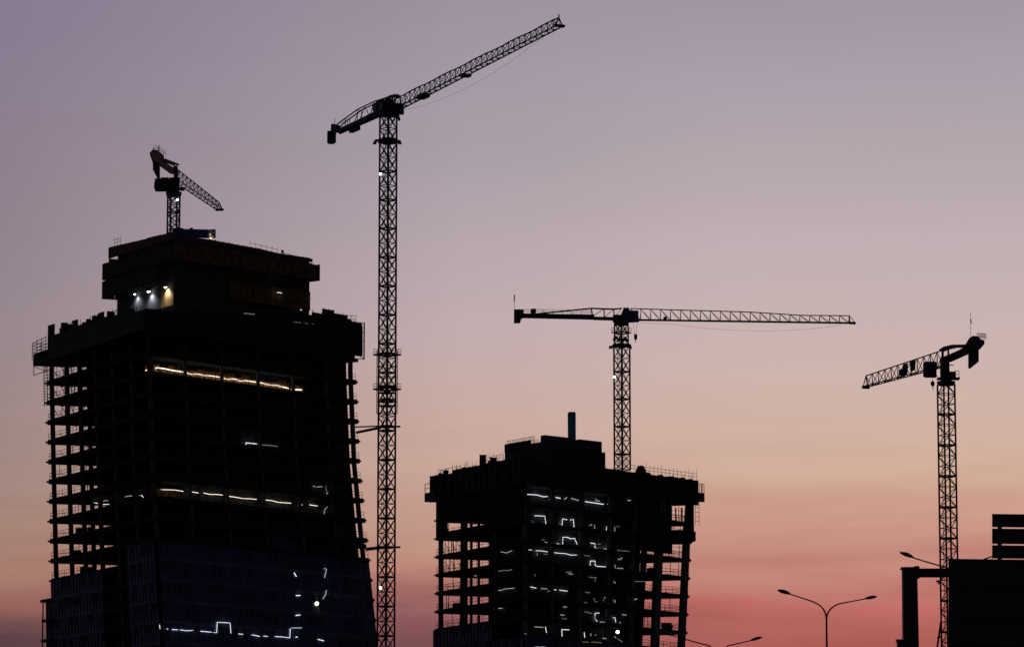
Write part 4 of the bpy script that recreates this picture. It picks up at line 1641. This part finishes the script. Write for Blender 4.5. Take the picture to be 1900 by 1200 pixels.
f2.prism(mb, [(1154, 578), (1183, 578), (1183, 592), (1185, 598), (1166, 599), (1154, 595)], 1.5, .9)
mb.build('cab', M['navy'], K2)
mb = MB()
f2.prism(mb, [(1152, 584), (1157, 572), (1166, 571.5), (1169, 578), (1169, 584)], 1.0)
mb.beam(f2.P(1158, 573), f2.P(1158, 569.5), .25)
mb.beam(f2.P(1164, 573), f2.P(1164, 569.5), .2)
mb.build('apex_frame', M['steel'], K2)
sA, zA2 = f2.S(1185, 593.5)
sB, zB2 = f2.S(1586, 599.3)
kn = [(1170, 572.3), (1250, 574.8), (1350, 577.6), (1394, 579), (1487, 585), (1576, 585.6)]
kt_ = []
for px, py in kn:
    s_, z_ = f2.S(px, py)
    kt_.append((s_, z_))
sT0, sT1 = kt_[0][0], sB
zbl = lambda s: zA2 + (zB2 - zA2) * (s - sA) / (sB - sA)


def h2(t):
    s = sT0 + (sT1 - 1.2 - sT0) * t
    return interp(kt_, s) - zbl(s)


jib_truss(f2, sT0, zbl(sT0), sT1 - 1.2, zbl(sT1 - 1.2), h2, 1.3, 2.15, .20, .10, vee=False).build('jib', M['steel'], K2)
mb = MB()
eT = f2.W(sT1 - 1.2, 0, zbl(sT1) + h2(1))
mb.beam(eT, f2.W(sB, 0, zB2 + .1), .12)
mb.box(f2.W(sB - .5, 0, zB2), (1.2, 1.4, .35), math.atan2(f2.d.y, f2.d.x))
mb.box(f2.W(sB, 0, zB2 - .05), (.35, .5, .5), 0)
mb.build('jib_end', M['steel'], K2)
mb = MB()
f2.prism(mb, [(1231, 589), (1234, 587), (1237, 589), (1237, 593), (1231, 593)], .9)
mb.build('trolley_winch', M['steel'], K2)
mb = MB()
mb.tube(sagline(f2.W(kt_[1][0], 0, zbl(9) - .8), f2.W(sB - 3, 0, zB2 - .5), 1.4), .022, 5)
mb.tube(sagline(f2.W(4, 0, zbl(4) - .5), f2.W(kt_[1][0], 0, zbl(9) - .8), .1), .025, 5)
mb.build('hoist_rope', M['steel'], K2)
mb = MB()
for px in (1174.5, 1182):
    mb.tube([f2.P(px, 597), f2.P(1179.5 + (px - 1178) * .5, 621)], .035, 5)
f2.prism(mb, [(1176.6, 620), (1182.2, 620), (1182.2, 628), (1179.6, 632), (1176.6, 628)], .4)
mb.tube([f2.P(1179.5, 631), f2.P(1179.5, 633), f2.P(1180.6, 634), f2.P(1179, 634.8)], .07, 5)
mb.build('hook_block', M['steel'], K2)
mb = MB()
for q in (-.55, .55):
    f2.prism(mb, [(970, 582), (1102, 584.6), (1102, 592.4), (970, 589.4)], .3, q)
    f2.prism(mb, [(1102, 588), (1140, 589), (1140, 594), (1102, 593)], .3, q)
for i in range(16):
    p = f2.P(972 + 11 * i, 588 + .25 * i)
    mb.beam(p - f2.q * .5, p + f2.q * .5, .15)
mb.beam(f2.P(994, 582.5), f2.P(1097, 572), .30)
mb.beam(f2.P(996, 582.5) + f2.q * .4, f2.P(1097, 572.6) + f2.q * .4, .18)
pts = [(1097, 572), (1121, 573), (1139, 573.5), (1154, 572)]
btm = [(1100, 588), (1121, 589), (1139, 589)]
for a, b in zip(pts[:-1], pts[1:]):
    for q in (-.4, .4):
        mb.beam(f2.P(*a) + f2.q * q, f2.P(*b) + f2.q * q, .2)
for a, b in zip(pts, btm):
    for q in (-.45, .45):
        mb.beam(f2.P(*a) + f2.q * q, f2.P(*b) + f2.q * q, .16)
mb.beam(f2.P(1097, 588), f2.P(1121, 573), .13)
mb.beam(f2.P(1121, 589), f2.P(1139, 573.5), .13)
mb.beam(f2.P(1139, 589), f2.P(1152, 574), .13)
for q in (-.6, .6):
    rail_run(mb, f2.P(972, 582) + f2.q * q, f2.P(1097, 584.5) + f2.q * q, 1.0, 2.2, (.55, 1.0), .045)
mb.build('counter_jib', M['steel'], K2)
mb = MB()
f2.prism(mb, [(1056, 583.6), (1102, 584.6), (1102, 592), (1056, 591)], .25, .85)
mb.build('side_panel', M['navy'], K2)
mb = MB()
f2.prism(mb, [(954, 574.5), (971, 574.5), (971, 589), (966.5, 592.6), (965, 599), (954, 599)], 1.3)
mb.build('counterweight', M['concrete_dark'], K2)
mb = MB()
f2.prism(mb, [(984.6, 574.5), (987, 573), (993, 573), (994.4, 575), (994, 583), (985, 583)], 1.0)
mb.build('hoist_winch', M['steel'], K2)
mb = MB()
mb.beam(f2.P(954, 580), f2.P(954, 559), .09)
mb.beam(f2.P(954, 559), f2.P(954.6, 547), .24)
mb.build('aerial', M['steel'], K2)
floodlight(at(1140, 699, Y2 - 1.7), 'white lamp on the left leg of the middle crane mast', 'flood', .27, V((-.2, -1, -.1)))


# ---------------- small curved-tail cranes 3 and 4
def small_crane(K, Y, axpx, d, rot, mw, rows, m):
    pass


# crane 3 on the left tower head
Y3 = 838.0
ax3 = at(322.5, 362, Y3)
K3 = thing('tower_crane', 'small tower crane on the left tower roof, jib slanting down to the right', 'crane', (ax3.x, Y3, zroofA), GC)
f3 = Frame(ax3, (1, 3.6))
RT3 = math.radians(24)
mast(K3, ax3, RT3, zroofA, zrow(363, Y3), 1.98, 3.6, M['steel'], .24, .12, 2)
mb = MB()
octa(mb, ax3, zrow(364, Y3), zrow(357, Y3), 1.5, 1.65, 12)
mb.build('slewing_ring', M['steel'], K3)
mb = MB()
octa(mb, ax3, zrow(357, Y3), zrow(350, Y3), 1.15, 1.0, 10)
pbox(314, 331, 333, 352, Y3, 2.0, .1, mb)
pbox(333, 349, 342, 353, Y3, 1.6, 0, mb)
mb.build('slewing_platform', M['steel'], K3)
mb = MB()
pbox(288, 333, 317, 354, Y3 - .6, 2.2, 0, mb)
pbox(299, 330.5, 313, 334, Y3 - .6, 1.6, 0, mb)
pbox(286.5, 339, 289, 350, Y3 - .6, 1.4, 0, mb)
mb.build('cab', M['steel'], K3)
sj1 = f3.S(407, 389)[0]
zj1 = f3.S(405, 388)[1]
zj0 = f3.S(330, 337)[1]
jib_truss(f3, .6, zj0, sj1, zj1, lambda t: 2.6 - 1.1 * t, 1.35, 2.3, .16, .085).build('jib', M['red'], K3)
mb = MB()
mb.box(f3.W(sj1 + .2, 0, zj1), (.6, 1.7, .4), math.atan2(f3.d.y, f3.d.x))
mb.build('jib_end', M['red'], K3)
mb = MB()
mb.beam(f3.P(326, 335), f3.P(326, 308), .8)
f3.prism(mb, [(279, 284), (284, 278), (291, 279), (303, 289), (303, 300), (329, 316), (330, 324), (318, 323), (300, 310), (284, 298)], .32)
for q in (-.45, .45):
    mb.beam(f3.P(301, 296) + f3.q * q, f3.P(327, 306) + f3.q * q, .35)
rail_run(mb, f3.P(283, 280) + f3.q * .5, f3.P(303, 291) + f3.q * .5, 1.1, 1.2, (.55, 1.1), .06)
mb.beam(f3.P(279, 285), f3.P(284, 300), .25)
mb.build('counter_jib', M['red'], K3)
mb = MB()
cw = f3.P(290, 305)
a, b, c, d_, e = at(283.5, 299, cw.y), at(296.5, 302, cw.y), at(296.5, 330, cw.y), at(292, 331, cw.y), at(284, 316, cw.y)
mb.prism([a, b, c, d_, e], V((0, 1.0, 0)))
mb.build('counterweight', M['concrete_dark'], K3)
mb = MB()
mb.beam(f3.P(295, 285), f3.P(295, 268), .10)
mb.beam(f3.P(294.6, 281), f3.P(295, 272), .22)
mb.beam(f3.P(285, 279), f3.P(285, 274), .2)
mb.build('aerial', M['steel'], K3)
lt = light_string([[at(313.5, 404, Y3 - .4), at(313, 411, Y3 - .4)], [at(313.5, 414, Y3 - .4), at(313.3, 428, Y3 - .4)]], 'white strip light on the left leg of the small crane on the left tower', None, 'dim_light', .16, 'strip_light', 'light')
floodlight(at(329, 371, Y3 - 1.2), 'white lamp under the slewing ring of the small crane on the left tower', 'flood', .22, V((0, -1, -.2)))

# crane 4 on the right
Y4 = 700.0
ax4 = at(1755.5, 720, Y4)
K4 = thing('tower_crane', 'lone tower crane at the right, rising behind the road sign gantry', 'crane', (ax4.x, Y4, 0), GC)
f4 = Frame(ax4, (-1, 2.2))
RT4 = math.radians(24)
mast(K4, ax4, RT4, 0, zrow(713, Y4), 2.12, 5.25, M['steel'], .23, .11, 3, True)
mb = MB()
octa(mb, ax4, zrow(714.5, Y4), zrow(708, Y4), 1.45, 1.6, 12)
mb.build('slewing_ring', M['steel'], K4)
mb = MB()
octa(mb, ax4, zrow(708, Y4), zrow(701, Y4), .9, .95, 10)
pbox(1746, 665, 1760, 703, Y4, 1.5, .2, mb)
pbox(1746, 690, 1773, 702, Y4 - .4, 1.5, 0, mb)
pbox(1739, 701, 1780, 704, Y4, 2.0, 0, mb)
p, q = at(1772, 701, Y4 - .9), at(1779.5, 701, Y4 - .9)
rail_run(mb, p, q, 1.25, .8, (.6, 1.2), .07)
mb.beam(at(1760, 677, Y4), at(1770, 677, Y4), .14)
mb.build('slewing_platform', M['steel'], K4)
mb = MB()
pbox(1713.5, 673, 1737, 698, Y4 - .5, 2.0, 0, mb)
pbox(1716, 671.5, 1735, 674, Y4 - .5, 1.6, 0, mb)
pbox(1717, 697, 1738, 699.5, Y4 - .5, 1.5, 0, mb)
mb.build('cab', M['steel'], K4)
sj1, zj1 = f4.S(1607, 717)
zj0 = f4.S(1712, 689)[1]
jib_truss(f4, .6, zj0, sj1, zj1, lambda t: 2.75 - .85 * t, 1.1, 2.25, .17, .095).build('jib', M['steel'], K4)
mb = MB()
mb.box(f4.W(sj1 + .1, 0, zj1 - .1), (.6, 1.3, .5), math.atan2(f4.d.y, f4.d.x))
mb.build('jib_end', M['steel'], K4)
for pts in ([(1681, 677), (1690, 673.5), (1690, 691.5), (1681, 694)], [(1694, 671), (1704, 667), (1704, 687), (1695, 689)]):
    mb = MB()
    f4.prism(mb, pts, .08, -.62)
    mb.build('cloth_banner', M['net'], K4)
mb = MB()
f4.prism(mb, [(1671, 686), (1680, 683), (1680, 694), (1671, 697)], .7)
mb.build('trolley_winch', M['steel'], K4)
mb = MB()
for q in (-.3, .3):
    f4.prism(mb, [(1746, 648.5), (1755, 643), (1770, 639.4), (1795, 639), (1795, 645), (1772, 645), (1756, 648.5), (1748, 652)], .25, q)
    f4.prism(mb, [(1749, 664), (1780, 651), (1795, 643), (1797, 655), (1761, 671), (1750, 673)], .25, q)
for px in (1748.5, 1759.5):
    mb.beam(f4.P(px, 648), f4.P(px, 672), .3)
f4.prism(mb, [(1793, 640), (1801, 627), (1808, 623), (1814, 624), (1817, 629), (1824, 631), (1824, 638), (1817, 646), (1800, 656)], .55)
rail_run(mb, f4.P(1812, 629) + f4.q * .1, f4.P(1829, 630) + f4.q * .1, .95, .6, (.45, .9), .06)
rail_run(mb, f4.P(1814, 628) - f4.q * .1, f4.P(1829, 629) - f4.q * .1, .95, .6, (.45, .9), .06)
mb.beam(f4.P(1824, 637), f4.P(1817, 648), .15)
mb.build('counter_jib', M['steel'], K4)
mb = MB()
cw = f4.P(1806, 650)
pts = [(1797, 648), (1815.5, 640), (1815.5, 671), (1800, 683.5), (1797, 682)]
mb.prism([at(x, y, cw.y) for x, y in pts], V((0, 1.0, 0)))
mb.build('counterweight', M['concrete_dark'], K4)
mb = MB()
mb.beam(f4.P(1801, 628), f4.P(1801, 580), .055)
mb.beam(f4.P(1801, 592), f4.P(1802, 600), .17)
mb.build('aerial', M['steel'], K4)
mb = MB()
mb.ellipsoid(at(1730.5, 711.5, Y4 - 1.2), (V((0, 0, .5)), V((.36, 0, 0)), V((0, .3, 0))))
mb.tube([at(1731, 715, Y4 - 1.2), at(1731, 721, Y4 - 1.2), at(1732, 723, Y4 - 1.2)], .07, 5)
mb.tube([at(1730.5, 707, Y4 - 1.2), at(1729, 698, Y4 - 1.2)], .04, 5)
mb.build('hook_block', M['steel'], K4)
mb = MB()
pbox(1737.5, 1076, 1743, 1079, Y4 - 1.0, .5, .3, mb)
mb.beam(at(1741, 1079, Y4 - 1.0), at(1743, 1083, Y4 - 1.0), .3)
mb.beam(at(1742, 1078, Y4 - 1.0), at(1747, 1080, Y4 - .4), .12)
mb.build('spotlight', M['steel'], K4)
mb = MB()
zf = zrow(1155, Y4)
mb.beam(at(1746, 1152, Y4), at(1739, 1200, Y4), .3)
mb.beam(at(1739, 1183, Y4), at(1746, 1180, Y4), .3)
mb.beam(at(1739, 1200, Y4), V((at(1738, 1200, Y4).x, Y4, 0)), .3)
mb.build('mast_strut', M['steel'], K4)

# ================================================================== STREET LAMPS
GL = 'double-armed street lamps'


def street_lamp(label, Y, d, pole, left, right, heads, rp, hd=(.30, .11)):
    base = at(pole[0][0], pole[0][1], Y)
    o = V((base.x, Y, 0))
    fr = Frame(o, d)
    root = thing('street_lamp', label, 'street lamp', o, GL)
    top = fr.P(*pole[0])
    mb = MB()
    mb.tube([V((o.x, o.y, 0)), V((o.x, o.y, top.z * .5)), V((o.x, o.y, top.z))], rp * 2.0, 12, rp)
    mb.tube([V((o.x, o.y, 0)), V((o.x, o.y, .5))], rp * 2.8, 12, rp * 2.6)
    mb.build('pole', M['lamp'], root)
    for path, (t0, t1) in ((left, heads[0]), (right, heads[1])):
        mb = MB()
        pts = [top - V((0, 0, .05))] + [fr.P(*p) for p in path]
        sm = [pts[0]]
        for i in range(len(pts) - 1):
            p0, p1, p2, p3 = pts[max(0, i - 1)], pts[i], pts[i + 1], pts[min(len(pts) - 1, i + 2)]
            for k in range(1, 5):
                t = k / 4
                sm.append(.5 * ((2 * p1) + (p2 - p0) * t + (2 * p0 - 5 * p1 + 4 * p2 - p3) * t * t + (3 * p1 - p0 - 3 * p2 + p3) * t ** 3))
        mb.tube(sm, rp * .92, 10, rp * .62)
        arm = mb.build('arm', M['lamp'], root)
        a, b = fr.P(*t0), fr.P(*t1)
        ax = (b - a) / 2
        mb = MB()
        L = (b - a).length
        axn = ax.normalized()
        side = fr.q
        up = side.cross(axn).normalized()
        if up.z < 0:
            up = -up
        # cobra-head: tapered shell lofted along its axis
        prof = [(0, .25), (.10, .42), (.28, .82), (.5, 1.0), (.72, .86), (.9, .45), (1, .12)]
        rings = []
        for t, s in prof:
            c = a.lerp(b, t)
            rg = []
            for k in range(12):
                an = 2 * math.pi * k / 12
                rg.append(c + side * (math.cos(an) * hd[0] * .5 * s * L / .55) + up * (math.sin(an) * hd[1] * s * L / .55 * (.62 if math.sin(an) > 0 else .42)))
            rings.append(rg)
        mb.loft(rings)
        mb.build('lamp_head', M['lamp'], arm)
    return root


YL1 = 180.0
street_lamp('double-armed street lamp standing clear against the red sky', YL1, (1, .72), [(1533.5, 1150)],
            [(1532, 1139), (1527, 1128.5), (1519, 1121), (1508, 1115.5), (1495, 1111), (1466, 1101.5)],
            [(1535, 1139), (1540.5, 1130), (1549, 1123), (1560, 1118.8), (1580, 1115), (1606, 1110)],
            [((1467, 1102), (1443, 1093.5)), ((1604, 1110.4), (1627.5, 1106))], .041)
street_lamp('street lamp showing only its arms at the bottom edge beside the middle tower', 190.0, (1, .45), [(1333, 1243)],
            [(1331, 1226), (1327, 1212), (1319, 1199), (1300, 1193), (1278, 1187), (1249, 1178.5)],
            [(1335, 1226), (1339, 1212), (1350, 1198), (1365, 1194), (1393, 1187.5)],
            [((1251, 1179), (1227, 1171)), ((1391, 1188), (1415, 1181))], .041)
street_lamp('street lamp half hidden behind the road sign, one head left of the crane mast', 160.0, (1, .5), [(1786, 1092)],
            [(1784, 1079), (1778, 1066), (1766, 1056), (1748, 1050), (1720, 1042), (1694, 1034)],
            [(1788, 1079), (1794, 1063), (1806, 1050), (1824, 1038), (1843, 1031), (1866, 1023)],
            [((1696, 1034.5), (1669.5, 1023.5)), ((1864, 1023.5), (1892, 1015))], .040)

# ================================================================== SIGN GANTRY
YG = 80.0
zg0 = 0.0


def gp(px, py, dy=0.0):
    return at(px, py, YG + dy)


G_ = thing('sign_gantry', 'dark steel road gantry with a thick post and square beam at the right', 'gantry', (gp(1690, 1100).x, YG, 0))
mb = MB()
pc = gp(1689, 1100).x
zt_ = gp(1690, 1055).z
wt = gp(1702, 1100).x - gp(1674.5, 1100).x
mb.hexa([V((pc + s[0] * (wt / 2 + .05), YG + s[1] * .17, 0)) for s in ((-1, -1), (1, -1), (1, 1), (-1, 1))],
        [V((pc + s[0] * (wt / 2 - .005) - .01, YG + s[1] * .14, zt_)) for s in ((-1, -1), (1, -1), (1, 1), (-1, 1))])
mb.box((pc - .01, YG, zt_ + .012), (wt + .05, .36, .024))
mb.prism([gp(1688, 1054), (gp(1697, 1050.5)), gp(1704, 1050), gp(1706, 1056), gp(1706, 1072), gp(1700, 1074)], V((0, .24, 0)))
mb.build('post', M['alu'], G_)
mb = MB()
mb.hexa([V((pc + s[0] * .32, YG + s[1] * .3, 0)) for s in ((-1, -1), (1, -1), (1, 1), (-1, 1))], [V((pc + s[0] * .32, YG + s[1] * .3, .06)) for s in ((-1, -1), (1, -1), (1, 1), (-1, 1))])
mb.build('base_plate', M['alu'], G_)
mb = MB()
b1_, b2_ = gp(1665, 1189), gp(1676, 1215)
mb.box(((b1_.x + b2_.x) / 2 + .02, YG, (b1_.z + b2_.z) / 2), (b2_.x - b1_.x + .05, .22, b1_.z - b2_.z))
mb.box(((b1_.x + b2_.x) / 2 + .02, YG, b1_.z + .015), (b2_.x - b1_.x + .09, .26, .03))
mb.build('junction_box', M['alu'], G_)
mb = MB()
xr = gp(2330, 1060).x
for px in (1703,):
    z_t, z_b = gp(1703, 1054.5).z, gp(1703, 1070).z
    mb.box(((gp(1706, 1060).x + xr) / 2, YG, (z_t + z_b) / 2), (xr - gp(1706, 1060).x, .16, z_t - z_b))
mb.build('beam', M['alu'], G_)
mb = MB()
mb.box((xr + wt / 2, YG, zt_ / 2), (wt, .3, zt_))
mb.build('post', M['alu'], G_)


def sign(name, label, x0, x1, planks, dy, posts, ribs):
    c = gp((x0 + x1) / 2, planks[-1][1], dy)
    root = thing(name, label, 'sign', (c.x, YG + dy, c.z))
    slope = .0125
    for (ya, yb) in planks:
        mb = MB()
        a, b = gp(x0, ya, dy), gp(x1, ya + slope * (x1 - x0), dy)
        c_, d_ = gp(x0, yb, dy), gp(x1, yb + slope * (x1 - x0), dy)
        mb.hexa([c_ - V((0, .025, 0)), d_ - V((0, .025, 0)), d_ + V((0, .025, 0)), c_ + V((0, .025, 0))], [a - V((0, .025, 0)), b - V((0, .025, 0)), b + V((0, .025, 0)), a + V((0, .025, 0))])
        for r_ in (.08, .92):
            p, q = a.lerp(c_, r_), b.lerp(d_, r_)
            mb.beam(p - V((-.01, .045, 0)), q - V((.01, .045, 0)), .04, .03)
        mb.build('panel', M['alu'], root)
    for px in posts:
        mb = MB()
        mb.beam(gp(px, planks[0][0] + 3, dy + .07), gp(px, ribs, dy + .07), .045, .08)
        mb.build('bracket', M['alu'], root)
    return root


sign('road_sign', 'large dark road sign board filling the bottom right corner, seen from behind', 1760, 2140, [(1036, 1090), (1090.4, 1145), (1145.4, 1200), (1200.4, 1255), (1255.4, 1310)], -.30, (1790, 1950, 2110), 1300)
sign('road_sign', 'smaller slatted road sign board with three planks above the large board', 1841, 2110, [(953, 977), (980, 1008), (1011, 1035)], -.10, (1855, 2085), 1075)
